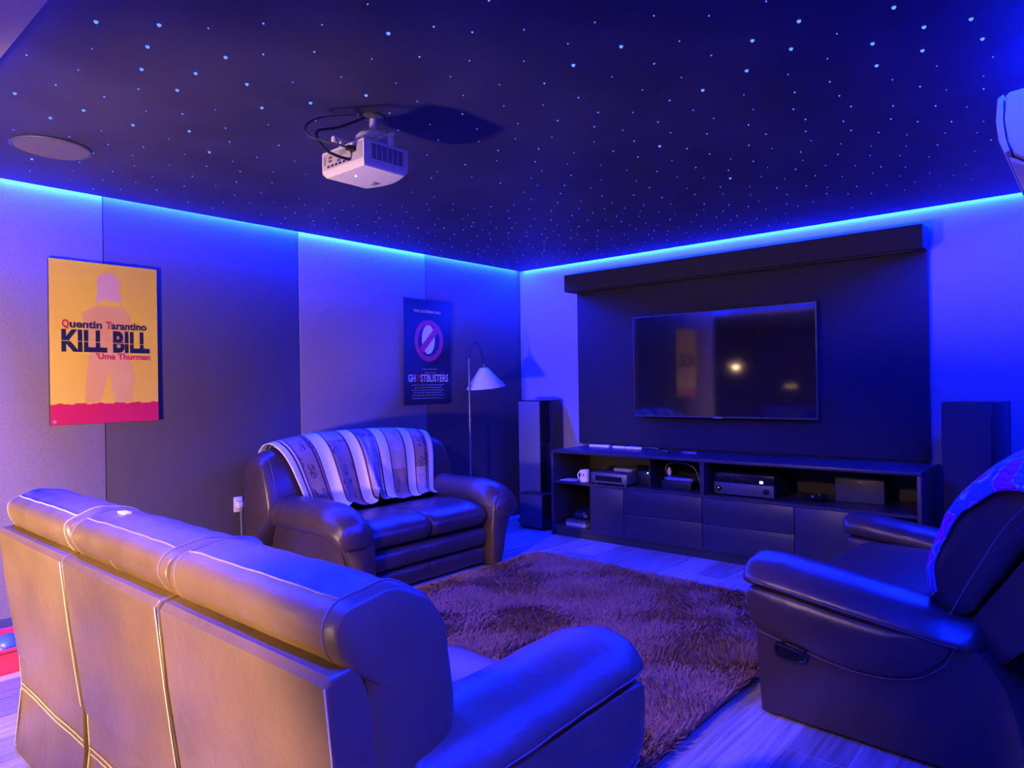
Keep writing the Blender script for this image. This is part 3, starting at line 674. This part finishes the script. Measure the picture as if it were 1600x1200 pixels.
for j in range(len(G)-1):
    for i in range(len(G[0])-1):
        f = bm.faces.new((G[j][i], G[j+1][i], G[j+1][i+1], G[j][i+1]))
        for l in f.loops: l[uvl].uv = UV[l.vert]
o = finish('cloth', bm, MT['pink_throw'], t, angle=180)
m = o.modifiers.new('thick', 'SOLIDIFY'); m.thickness = .008; m.offset = 1

# ---------------- loveseat along the left wall
lv = thing('loveseat', 'dark leather two-seat sofa along the left wall with rolled arms', 'loveseat', (.12, -2.22, 0), R(-90))
def arch(x, z): return -.085*max(0, (z-.45)/.5)*min(1.3, abs(x)/.82)**3
LB = [(.05, .22), (.02, .45), (.02, .72), (.05, .87), (.13, .945), (.23, .93), (.30, .83), (.345, .64), (.37, .46), (.25, .38), (.12, .22)]
P = Pillow(LB, -.805, .805, .11, .16, wr=.004, nmid=30, seedk=1.7)
o = P.build('back_cushion', LM2, lv)
place(o, lambda v: (v[0], v[1], v[2]+arch(v[0], v[2])))
r = [(q[0], q[1], q[2]+arch(q[0], q[2])) for q in P.ring(.965, out=.001)]; stitch(o, r[4:len(r)*3//4])
for i, (a, b) in enumerate(((-.52, .0), (.0, .52))):
    Pillow([(.32, .27), (.32, .42), (.45, .455), (.70, .47), (.88, .458), (.975, .41), (.99, .34), (.95, .285), (.7, .27)], a+.004, b-.004, .07, .09, wr=.003, seedk=i+3).build('seat_cushion', LM2, lv)
    Pillow([(.78, .145), (.78, .272), (.93, .282), (.968, .25), (.968, .17), (.94, .145)], a+.002, b-.002, .04, .05, wr=.002, seedk=i+13, nmid=12).build('front_band', LM2, lv)
    Pillow([(.78, .02), (.78, .142), (.93, .142), (.962, .12), (.958, .04), (.93, .02)], a+.002, b-.002, .04, .05, wr=.002, seedk=i+17, nmid=12).build('front_band', LM2, lv)
bx('base_frame', MT['matte_black'], lv, -.5, .5, .08, .78, .02, .27)
for s in (1, -1):
    body = [(.50, .02), (.615, .02), (.655, .22), (.70, .36), (.74, .45), (.60, .48), (.52, .40)]
    finish('arm_side', prism(B(), [(s*x_, z_) for x_, z_ in body], .05, .94, 'y', .012, 3), LM2, lv)
    prof = [(s*x_, z_) for x_, z_ in ((.51, .44), (.52, .53), (.58, .595), (.68, .605), (.77, .565), (.80, .49), (.77, .425), (.69, .40), (.56, .40))]
    Q = Pillow(prof, .22, 1.05, .16, .30, wr=.004, nmid=16, seedk=7+s)
    def dr(v):
        d = max(0, (v[1]-.78)/.27); return (v[0], v[1], v[2]-.085*d*d)
    swapped(Q, 'arm_pad', LM2, lv, 0, 0, dr)
    post = [(.505, .0), (.60, .0), (.625, .15), (.66, .28), (.715, .36), (.77, .44), (.73, .50), (.62, .52), (.53, .48), (.51, .30)]
    Q = Pillow([(s*x_, z_) for x_, z_ in post], .90, 1.035, .035, .05, wr=.002, nmid=6, seedk=2)
    swapped(Q, 'arm_front', LM2, lv)
    pts = [(s*x_, 1.02, z_) for x_, z_ in chaikin([(.63, .15), (.668, .28), (.725, .36), (.78, .44)], 2, False)]
    stitch(lv, pts, .002)
# striped throw
t = thing('throw_blanket', 'cream and tan striped throw with printed panels over the loveseat', 'blanket', (.12, -2.22, 0), R(-90))
pth = [(.004, .66), (.004, .80), (.03, .905), (.12, .968), (.235, .955), (.318, .845), (.362, .66), (.392, .53), (.42, .485), (.47, .476)]
def ux(u, v):
    top, bot = .69-1.32*u, .54-1.05*u
    k = max(0, (v-.45)/.55); x_ = top*(1-k)+bot*k
    g = math.exp(-((u-.47)/.10)**2)*max(0, (v-.4)/.6)
    return x_+.045*math.sin((u-.47)*24)*g
def fold(u, v):
    k = max(0, (v-.35)/.65)
    f = .012+.006*math.sin(u*19+v*3)*k+.005*math.sin(u*41+2)*k
    f += .06*math.exp(-((u-.44-.05*v)/.035)**2)*k+.045*math.exp(-((u-.56+.06*v)/.03)**2)*k
    f += .02*math.exp(-((u-.27)/.03)**2)*k
    return f
cloth('cloth', pth, ux, 110, 60, MT['throw'], t, fold=fold, arch=arch)

# ================================================================== RUG
rug = thing('shag_rug', 'brown shaggy rug in the middle of the floor', 'rug', (0, 0, 0))
RX0, RX1, RY0, RY1 = 1.19, 3.27, -3.60, -1.29
def rug_inside(x, y):
    c = .16; dx = np.maximum(0, np.maximum(RX0+c-x, x-(RX1-c))); dy = np.maximum(0, np.maximum(RY0+c-y, y-(RY1-c)))
    return dx*dx+dy*dy < c*c
bm = B(); ol = []
for cx_, cy_, a0 in ((RX1-.16, RY1-.16, 0), (RX0+.16, RY1-.16, 90), (RX0+.16, RY0+.16, 180), (RX1-.16, RY0+.16, 270)):
    for i in range(7): ol.append((cx_+.155*math.cos(R(a0+15*i)), cy_+.155*math.sin(R(a0+15*i))))
prism(bm, ol, .001, .016, 'z'); finish('backing', bm, mat('rug_backing', (.05, .03, .025), .95), rug)
NT = 190000
px = rng.uniform(RX0, RX1, NT); py = rng.uniform(RY0, RY1, NT); ok = rug_inside(px, py); px, py = px[ok], py[ok]; n = len(px)
def field(x, y, s, k): return np.sin(s*x+k)*np.cos(s*1.3*y+2*k)+np.sin(s*.7*(x+y)+3*k)+.6*np.sin(s*2.3*x-s*1.9*y+k)
ang = 1.4*field(px, py, 3.1, .7)+.9*field(px, py, 7.3, 2.1)+rng.normal(0, .95, n)
lean = np.clip(.70+.16*field(px, py, 4.2, 1.3)+rng.normal(0, .2, n), .1, 1.7)
ln = rng.uniform(.030, .060, n); wd = rng.uniform(.0035, .0065, n)
tx, ty, tz = np.cos(ang)*np.sin(lean), np.sin(ang)*np.sin(lean), np.cos(lean)
sa = ang+math.pi/2+rng.normal(0, .5, n); sx, sy = np.cos(sa)*wd, np.sin(sa)*wd
z0 = .012
V = np.empty((n, 5, 3))
V[:, 0] = np.stack([px-sx, py-sy, np.full(n, z0)], 1); V[:, 1] = np.stack([px+sx, py+sy, np.full(n, z0)], 1)
mx_, my_, mz_ = px+tx*ln*.4, py+ty*ln*.4, z0+ln*.62*np.maximum(tz, .35)
V[:, 2] = np.stack([mx_+sx*.8, my_+sy*.8, mz_], 1); V[:, 3] = np.stack([mx_-sx*.8, my_-sy*.8, mz_], 1)
V[:, 4] = np.stack([px+tx*ln, py+ty*ln, z0+ln*np.maximum(tz, .22)*.95], 1)
idx = np.arange(n)*5
me = bpy.data.meshes.new('pile'); me.vertices.add(n*5); me.vertices.foreach_set('co', V.reshape(-1))
loops = np.stack([idx, idx+1, idx+2, idx+3, idx+3, idx+2, idx+4], 1).reshape(-1)
me.loops.add(n*7); me.loops.foreach_set('vertex_index', loops.astype(np.int32))
st = np.stack([np.arange(n)*7, np.arange(n)*7+4], 1).reshape(-1)
me.polygons.add(n*2); me.polygons.foreach_set('loop_start', st.astype(np.int32))
me.update(calc_edges=True); me.validate(); me.materials.append(MT['shag'])
o = link(bpy.data.objects.new('pile', me), rug); o['kind'] = 'stuff'

# ================================================================== POSTERS
ROT = (R(90), 0, R(90))
def poster_thing(name, label, y0, y1, z0, z1, x):
    t = thing(name, label, 'poster', (x, (y0+y1)/2, (z0+z1)/2)); t.rotation_euler = ROT
    return t, (y1-y0)/2, (z1-z0)/2
def flat(name, m, parent, poly, z0, z1): return finish(name, prism(B(), poly, z0, z1, 'z'), m, parent, smooth=False)
t, w, h = poster_thing('film_poster', 'yellow and red film poster with heavy black lettering on the left wall', -4.067, -3.493, 1.097, 2.026, .0042)
bx('board', MT['poster_edge'], t, -w, w, -h, h, 0, .018, .001)
bx('yellow_print', MT['poster_yellow'], t, -w+.002, w-.002, -h+.002, h-.002, .018, .0186)
ry = -h+.25*h
pl = [(-w+.002, -h+.002), (w-.002, -h+.002)]+[(w-.002-(2*w-.004)*i/40, ry+.004*math.sin(i*.9)+.003*math.sin(i*4.1)) for i in range(41)]
flat('red_band', MT['poster_red'], t, pl, .0186, .0192)
arc = lambda cx, cy, rx, ry_, a0, a1, n=14: [(cx+rx*math.cos(R(a0+(a1-a0)*i/n)), cy+ry_*math.sin(R(a0+(a1-a0)*i/n))) for i in range(n+1)]
flat('tan_shape', MT['poster_tan'], t, [(-.115, ry+.004), (-.035, ry+.004), (.012, -.16), (.045, ry+.004), (.135, ry+.004), (.150, -.19), (.105, -.02), (.135, .15), (.095, .215), (-.055, .215), (-.125, .17), (-.085, -.02), (-.105, -.19)], .0186, .0189)
flat('pale_shape', mat('poster_rose', (.72, .42, .36), .55), t, [(-.055, .22)]+arc(.015, .345, .062, .068, 200, -20, 16)+[(.085, .22), (.06, .25), (-.03, .25)], .0189, .0191)
INK = MT['poster_black']; RED = MT['poster_red']
for s_, x0_, x1_, m in (('Q', -.225, -.190, RED), ('uentin', -.187, -.022, INK), ('T', -.002, .030, RED), ('arantino', .026, .222, INK)):
    text('lettering', s_, .060, m, t, (x0_, .085, .0194), (0, 0, 0), .032, x1_-x0_, 'LEFT')
for s_, x0_, x1_ in (('KILL', -.228, .004), ('BILL', .035, .238)):
    text('lettering', s_, .158, INK, t, (x0_, -.047, .0194), (0, 0, 0), .042, x1_-x0_, 'LEFT', sy=1.05)
finish('cut_line', box(B(), -.23, .24, .002, .0055, .0199, .0203), MT['poster_yellow'], t, smooth=False).rotation_euler = (0, 0, R(-1.2))
text('lettering', "'Uma Thurman", .048, RED, t, (-.055, -.092, .0194), (0, 0, 0), .03, .295, 'LEFT')
finish('corner_mark', lathe(B(), [(.010, .0192), (.010, .0196)], (-w+.022, -h+.02, 0), 12), MT['poster_grey'], t)

t, w, h = poster_thing('film_poster', 'black film poster with a red ring and white title beside the floor lamp', -1.549, -1.004, 1.128, 2.026, .0062)
def warp(o):
    for v in o.data.vertices: v.co.z += .020*max(0, -v.co.x/w)**2+.006*math.sin(v.co.y*5)+.006
bm = B()
ring_mesh(bm, [[(-w, -h+2*h*j/16, z) for z in (0, .004)][0:1]+[(-w, -h+2*h*j/16, .004)] for j in range(2)], cap=False, closed=False) if False else None
box(bm, -w, w, -h, h, 0, .004); bmesh.ops.subdivide_edges(bm, edges=bm.edges[:], cuts=10, use_grid_fill=True)
warp(finish('sheet', bm, MT['poster_black'], t, smooth=True))
def surf(x, y): return .020*max(0, -x/w)**2+.006*math.sin(y*5)+.006+.0045
def onsheet(o):
    for v in o.data.vertices:
        x_, y_ = v.co.x+o.location.x, v.co.y+o.location.y; v.co.z += surf(x_, y_)-.0045
    return o
cx_, cy_, ro, ri = .02, .10, .168, .126
def annulus(name, m, cx, cy, ro, ri, z, parent):
    n = 48; bm = B()
    rings = [[(cx+r*math.cos(2*math.pi*k/n), cy+1.06*r*math.sin(2*math.pi*k/n), zz) for k in range(n)] for r, zz in ((ro, z), (ro, z+.0006), (ri, z+.0006), (ri, z))]
    ring_mesh(bm, rings+[rings[0]], cap=False); return onsheet(finish(name, bm, m, parent, smooth=False))
onsheet(flat('pale_shape', MT['poster_pale'], t, arc(cx_-.005, cy_+.01, .075, .125, 0, 360, 32)[:-1], .0048, .0052))
annulus('red_ring', MT['poster_crimson'], cx_, cy_, ro, ri, .0054, t)
q = .7071
onsheet(flat('red_bar', MT['poster_crimson'], t, [(cx_-.108, cy_-.066), (cx_-.070, cy_-.108), (cx_+.108, cy_+.076), (cx_+.070, cy_+.116)], .0054, .006))
def tx(s_, size, x0_, wd_, y_, m=MT['poster_pale'], b=0.0, sy=1):
    o = text('lettering', s_, size, m, t, (x0_, y_, .0055), (0, 0, 0), b, wd_, 'LEFT', sy=sy)
    bm = bmesh.new(); bm.from_mesh(o.data); bm.to_mesh(o.data); bm.free(); return onsheet(o)
tx('WHO YA GONNA CALL?', .032, -.155, .315, .338, b=.012)
tx('GH', .078, -.222, .085, -.252, b=.02, sy=1.12); tx('STBUSTERS', .078, -.075, .325, -.252, b=.02, sy=1.12)
annulus('small_ring', MT['poster_crimson'], -.107, -.222, .030, .020, .0056, t)
onsheet(flat('small_bar', MT['poster_crimson'], t, [(-.130, -.242), (-.122, -.248), (-.084, -.203), (-.092, -.196)], .0056, .006))
random.seed(3)
for y_, x0_, x1_ in ((-.150, -.06, .12), (-.180, -.03, .10), (-.285, -.18, .20), (-.307, -.15, .17), (-.329, -.18, .20), (-.351, -.16, .18), (-.373, -.18, .20), (-.398, -.18, .19)):
    bm = B(); x_ = x0_
    while x_ < x1_:
        l = random.uniform(.012, .04); box(bm, x_, min(x_+l, x1_), y_, y_+.009, .0048, .0053); x_ += l+.007
    onsheet(finish('credit_line', bm, MT['poster_grey'], t, smooth=False))

# ================================================================== PROJECTOR
t = thing('projector', 'white projector hanging from the star ceiling with black cables', 'projector', (2.168, -3.53, 2.13))
WP = MT['white_plastic']
def plan(s, n=8):
    a, b0, b1 = .1375*s, -.1175*s, .100*s
    return [(-a, b0), (a, b0), (a, b1)]+[(a-2*a*i/n, b1+.035*s*math.sin(math.pi*i/n)) for i in range(1, n)]+[(-a, b1)]
bm = B(); ring_mesh(bm, [[(x_, y_, z_) for x_, y_ in plan(s_)] for s_, z_ in ((.72, -.004), (.90, 0), (.985, .014), (1, .022), (1, .094), (.985, .101), (.9, .103))]); finish('body', bm, WP, t, angle=35)
bx('rear_panel', mat('warm_grey_plastic', (.50, .47, .44), .5), t, -.128, .128, -.1195, -.1165, .027, .090, .001)
bx('power_socket', MT['matte_black'], t, .058, .092, -.1215, -.1196, .058, .080, .002)
bx('power_plug', MT['black_plastic'], t, .062, .088, -.150, -.1216, .060, .078, .004)
for i in range(6): bx('port', MT['matte_black'], t, -.098+i*.026, -.082+i*.026, -.1212, -.1196, .032, .040)
bx('port', MT['blue_plastic'], t, -.03, -.008, -.1213, -.1196, .044, .053)
for i, (a, b) in enumerate(((-.085, .070), (-.072, .070), (-.085, .056), (-.072, .056))):
    bm = B(); lathe(bm, [(.0045, 0), (.0045, .002), (.002, .002)], n=10); bm.transform(Matrix.Translation((a, -.1196, b)) @ Matrix.Rotation(R(90), 4, 'X')); finish('socket', bm, MT['poster_crimson'] if i % 2 == 0 else MT['matte_black'], t)
for i in range(3): bx('speaker_slot', MT['dark_grey'], t, -.015, .03, -.1205, -.1196, .066+i*.007, .068+i*.007)
bx('sticker', MT['grey_plastic'], t, -.123, -.108, -.1202, -.1196, .045, .08)
gr = bx('side_vent', WP, t, .1365, .1395, -.098, .088, .022, .094, .003)
bm = B()
for i in range(6):
    for j in range(9): box(bm, .1392, .1402, -.082+i*.026, -.060+i*.026, .030+j*.0066, .0338+j*.0066)
finish('vent_slots', bm, MT['matte_black'], gr, smooth=False)
bx('foot', MT['grey_plastic'], t, -.045, -.012, .045, .075, -.008, -.003, .001)
bx('lens_door', mat('cream_plastic', (.8, .7, .42), .5), t, .06, .105, .075, .09, -.002, .004, .002)
bm = B(); lathe(bm, [(.004, -.006), (.004, -.002)], (.0, -.055, 0), 10); finish('indicator_light', bm, MT['green_led'], t)
bm = B(); lathe(bm, [(.030, 0), (.034, .004), (.034, .03), (.028, .03)], n=24); bm.transform(Matrix.Translation((-.06, .105, .05)) @ Matrix.Rotation(R(-90), 4, 'X')); finish('lens', bm, MT['gloss_black'], t)
mt = finish('mount', lathe(B(), [(.02, .205), (.055, .198), (.072, .180), (.076, .165), (.076, .158), (.02, .156)], (-.02, .05, 0), 28), WP, t)
bx('mount_bar', WP, mt, -.025, .14, .02, .035, .150, .157, .002)
for a, b in ((.12, .028), (-.06, .09), (-.07, -.07)): bx('mount_leg', WP, mt, a-.008, a+.008, b-.008, b+.008, .1005, .152)
bx('mount_bar', WP, mt, -.078, -.062, -.11, .06, .148, .156, .003)
finish('mount_knob', lathe(B(), [(.012, .134), (.014, .142), (.012, .158), (.005, .161)], (-.075, -.10, 0), 14), WP, mt)
finish('pole', tube(B(), [(-.02, .05, .20), (-.02, .05, .262)], .017, 16), WP, t)
finish('ceiling_plate', lathe(B(), [(.045, .2695), (.045, .264), (.030, .258), (.018, .256)], (-.02, .05, 0), 24), MT['dark_grey'], t)
finish('cable', tube(B(), chaikin([(-.03, .03, .266), (-.05, -.02, .235), (-.07, -.10, .19), (-.06, -.19, .16), (-.01, -.23, .11), (.03, -.22, .05), (.05, -.16, .032), (.055, -.121, .034)], 3, False), .0055, 8), MT['matte_black'], t)
finish('cable', tube(B(), chaikin([(-.03, .03, .266), (-.08, -.04, .262), (-.12, -.14, .24), (-.11, -.22, .18), (-.05, -.24, .12), (.03, -.22, .085), (.075, -.17, .069), (.075, -.150, .069)], 3, False), .0045, 8), MT['dark_grey'], t)

# ================================================================== AIR CONDITIONER
t = thing('air_conditioner', 'white wall-mounted air conditioner high on the right wall', 'air conditioner')
pr = [(WX, 2.225), (4.20, 2.21), (4.186, 2.20), (4.184, 2.12), (4.190, 2.05), (4.205, 2.012), (4.235, 1.985), (4.32, 1.968), (WX, 1.955)]
AY0, AY1 = -2.5, -1.66
finish('case', prism(B(), pr, AY0, AY1, 'y', .008, 3), WP, t)
fpn = [(4.182, 2.204), (4.166, 2.195), (4.161, 2.12), (4.167, 2.055), (4.184, 2.012), (4.198, 2.018), (4.184, 2.055), (4.180, 2.12)]
finish('front_panel', prism(B(), fpn, AY0-.004, AY1+.004, 'y', .003, 2), WP, t)
lou = finish('louvre', prism(B(), [(4.190, 2.006), (4.200, 2.002), (4.255, 1.966), (4.25, 1.958), (4.20, 1.988)], AY0+.03, AY1-.03, 'y', .002, 1), WP, t)
bx('air_slot', MT['matte_black'], t, 4.265, 4.30, AY0+.06, AY1-.06, 1.964, 1.9725)
lb = bx('label_plate', WP, t, 4.262, 4.335, AY0-.002, AY0+.001, 2.10, 2.155, .001)
for z in (2.112, 2.140, 2.150): bx('label_line', MT['dark_grey'], lb, 4.266, 4.331, AY0-.003, AY0-.002, z, z+.003)

# ================================================================== FLOOR LAMP
t = thing('floor_lamp', 'slim floor lamp with a white cone shade behind the loveseat', 'lamp', (.27, -1.02, 0))
finish('base', lathe(B(), [(.14, 0), (.14, .012), (.10, .022), (.012, .03)], n=32), MT['silver'], t)
finish('pole', tube(B(), [(0, 0, .02), (0, 0, 1.52)], .011, 12), MT['silver'], t)
finish('gooseneck', tube(B(), chaikin([(0, 0, 1.50), (0, .002, 1.60), (.005, .03, 1.66), (.01, .08, 1.67), (.02, .12, 1.60), (.03, .14, 1.50), (.032, .145, 1.455)], 3, False), .006, 8), MT['matte_black'], t)
sh = B(); lathe(sh, [(.032, 0), (.036, -.002), (.168, -.168), (.170, -.176), (.166, -.174), (.033, -.006)], n=40, cap=False); sh.transform(Matrix.Translation((.032, .15, 1.44)) @ Matrix.Rotation(R(7), 4, 'X')); finish('shade', sh, MT['lamp_shade'], t)
finish('socket', lathe(B(), [(.012, .03), (.018, .028), (.020, -.03), (.010, -.035)], (.032, .149, 1.44), 16), MT['chrome'], t)
finish('bulb_glass', lathe(B(), [(.010, -.03), (.024, -.06), (.028, -.085), (.018, -.11), (.004, -.118)], (.032, .15, 1.44), 16), MT['white_plastic'], t)

# small things by the walls
t = thing('wall_socket', 'white wall socket with a hanging plug behind the loveseat', 'wall socket', (0, -2.985, .50))
bx('plate', WP, t, .0, .010, -.03, .03, -.04, .06, .003); bx('plug', WP, t, .010, .045, -.018, .018, -.01, .03, .005)
finish('cord', tube(B(), chaikin([(.035, 0, -.01), (.038, .004, -.08), (.03, .01, -.2), (.022, .01, -.33), (.02, .03, -.42)], 2, False), .004, 8), MT['grey_plastic'], t)
t = thing('toy_crate', 'red plastic crate standing by the left wall behind the sofa', 'crate', (.46, -4.40, .0))
bm = B()
for a, b, c, d in ((-.17, .17, -.13, -.12), (-.17, .17, .12, .13), (-.17, -.16, -.12, .12), (.16, .17, -.12, .12)): box(bm, a, b, c, d, .004, .115, .002, 1)
finish('walls', bm, MT['red_plastic'], t); bx('bottom', MT['red_plastic'], t, -.17, .17, -.13, .13, 0, .004)
bm = B()
for a, b, c, d in ((-.18, .18, -.14, -.13), (-.18, .18, .13, .14), (-.18, -.17, -.13, .13), (.17, .18, -.13, .13)): box(bm, a, b, c, d, .10, .118, .003, 1)
finish('rim', bm, MT['red_plastic'], t)
for x_, y_, r_, m, l in ((.09, -.04, .055, WP, 'white ball lying in the red crate'), (-.04, .04, .06, MT['blue_plastic'], 'blue ball lying in the red crate')):
    bm = B(); bmesh.ops.create_uvsphere(bm, u_segments=20, v_segments=12, radius=r_); bm.transform(Matrix.Translation((.46+x_, -4.40+y_, .004+r_+.001)))
    tag(finish('toy_ball', bm, m), l, 'ball')

# ================================================================== KITCHEN BEHIND THE CAMERA (seen in the television's reflection; added spot lamps light the sofa)
def pendant(loc, watts, label, deep=0):
    t = thing('pendant_lamp', label, 'lamp', loc, 0, 'kitchen pendant lamps')
    finish('shade', lathe(B(), [(.02, .10), (.05, .095), (.13, .03), (.17, -.04), (.172, -.04-deep), (.167, -.04-deep), (.165, -.04), (.125, .025), (.045, .088), (.02, .092)], n=32, cap=False), MT['lamp_shade'], t)
    finish('cord', tube(B(), [(0, 0, .09), (0, 0, HK-loc[2])], .004, 6), MT['matte_black'], t)
    bm = B(); bmesh.ops.create_uvsphere(bm, u_segments=16, v_segments=10, radius=.032); bm.transform(Matrix.Translation((0, 0, .0))); finish('bulb', bm, MT['bulb'], t)
    ld = bpy.data.lights.new('pendant_light', 'POINT'); ld.energy = watts; ld.color = WARM; ld.shadow_soft_size = .05
    lo = bpy.data.objects.new('pendant_light', ld); link(lo, t); lo.location = (0, 0, -.06)
    return t
pendant((-.62, -7.0, 1.62), PENDANT_WATTS, 'pendant lamp over the far end of the kitchen island')
def spot(name, label, loc, target, watts, half, mount, blend=.4):
    """added lamp head for warm light, on a stem: mount 'up' hangs from the ceiling, else stands on the surface at that height"""
    t = thing(name, label, 'lamp', loc, 0, 'spot lamps in the kitchen')
    d = (Vector(target)-Vector(loc)).normalized(); q = d.to_track_quat('-Z', 'Y')
    bm = B(); lathe(bm, [(.02, .10), (.045, .09), (.055, .02), (.060, -.02), (.056, -.02), (.050, .02), (.02, .08)], n=24, cap=False); bm.transform(q.to_matrix().to_4x4()); finish('head', bm, MT['lamp_shade'], t)
    bm = B(); lathe(bm, [(.046, .025), (.046, .022), (.005, .020)], n=20); bm.transform(q.to_matrix().to_4x4()); finish('lens', bm, MT['bulb'], t)
    if mount == 'up': finish('stem', tube(B(), [-d*.09, Vector((0, 0, HK-loc[2]))], .008, 8), MT['chrome'], t)
    else:
        finish('stem', tube(B(), [-d*.09, Vector((-d.x*.12, -d.y*.12, -.06)), Vector((-d.x*.1, -d.y*.1, mount-loc[2]+.01))], .008, 8), MT['chrome'], t)
        finish('base', lathe(B(), [(.07, mount-loc[2]), (.07, mount-loc[2]+.012), (.01, mount-loc[2]+.02)], (-d.x*.1, -d.y*.1, 0), 24), MT['chrome'], t)
    ld = bpy.data.lights.new(name, 'SPOT'); ld.energy = watts; ld.color = WARM; ld.spot_size = 2*R(half); ld.spot_blend = blend; ld.shadow_soft_size = .10
    lo = bpy.data.objects.new('fill_light', ld); link(lo, t); lo.location = d*.0; lo.rotation_euler = q.to_euler()
ZB = .50
t = thing('low_sideboard', 'low cream sideboard behind the sofa carrying two spot lamps', 'sideboard', (2.15, -5.66, 0))  # unseen stand for the added spot lamps
bx('top', MT['cream_cabinet'], t, -1.2, 1.2, -.2, .2, ZB-.025, ZB, .004)
for gx in (-1.15, 1.15):
    for gy in (-.16, .16): bx('leg', MT['wood_counter'], t, gx-.02, gx+.02, gy-.02, gy+.02, 0, ZB-.025, .003)
bx('apron', MT['cream_cabinet'], t, -1.13, 1.13, -.165, .165, ZB-.12, ZB-.025)
spot('fill_spot_lamp', 'spot lamp on the sideboard aimed at the left wall', (1.40, -5.74, .72), (1.05, -4.3, 1.02), SPOT_LEFT, 58, ZB, .5)  # added stand-in for the unseen warm light; cone kept off the right side
spot('fill_spot_lamp', 'spot lamp on the sideboard aimed at the sofa back', (2.95, -5.66, .72), (2.75, -4.6, .42), SPOT_RIGHT, 42, ZB)  # added; cone kept low so the warm light stays on the sofa back
spot('fill_spot_lamp', 'spot lamp on the kitchen ceiling aimed at the rug', (2.7, -5.7, 2.18), (2.1, -2.35, 0), SPOT_RUG, 29, 'up', .6)  # added to throw warm light over the sofa onto the rug
pendant((5.1, -6.1, 1.70), 22, 'pendant lamp in the right-hand corner of the kitchen')  # added for weak warm fill on right-facing sides of sofa and recliner
t = thing('kitchen_island', 'cream kitchen island with an oak worktop', 'kitchen island', (.45, -7.0, 0))
bx('plinth', MT['matte_black'], t, -1.3, 1.3, -.33, .33, 0, .1)
for i in range(4): bx('cabinet_door', MT['cream_cabinet'], t, -1.33+i*.667, -.67+i*.667, .361, .379, .11, .87, .004)
bx('body', MT['cream_cabinet'], t, -1.34, 1.34, -.36, .36, .1, .88)
bx('worktop', MT['wood_counter'], t, -1.4, 1.4, -.42, .42, .88, .92, .006)
t = thing('desk_lamp', 'small lit lamp on the kitchen worktop', 'lamp', (.42, -7.0, .92))
finish('base', lathe(B(), [(.07, 0), (.07, .01), (.01, .018)], n=24), MT['chrome'], t)
finish('stem', tube(B(), [(0, 0, .015), (.06, 0, .22), (.0, 0, .34)], .006, 8), MT['chrome'], t)
bx('light_bar', MT['bulb'], t, -.16, .03, -.02, .02, .27, .285, .003)
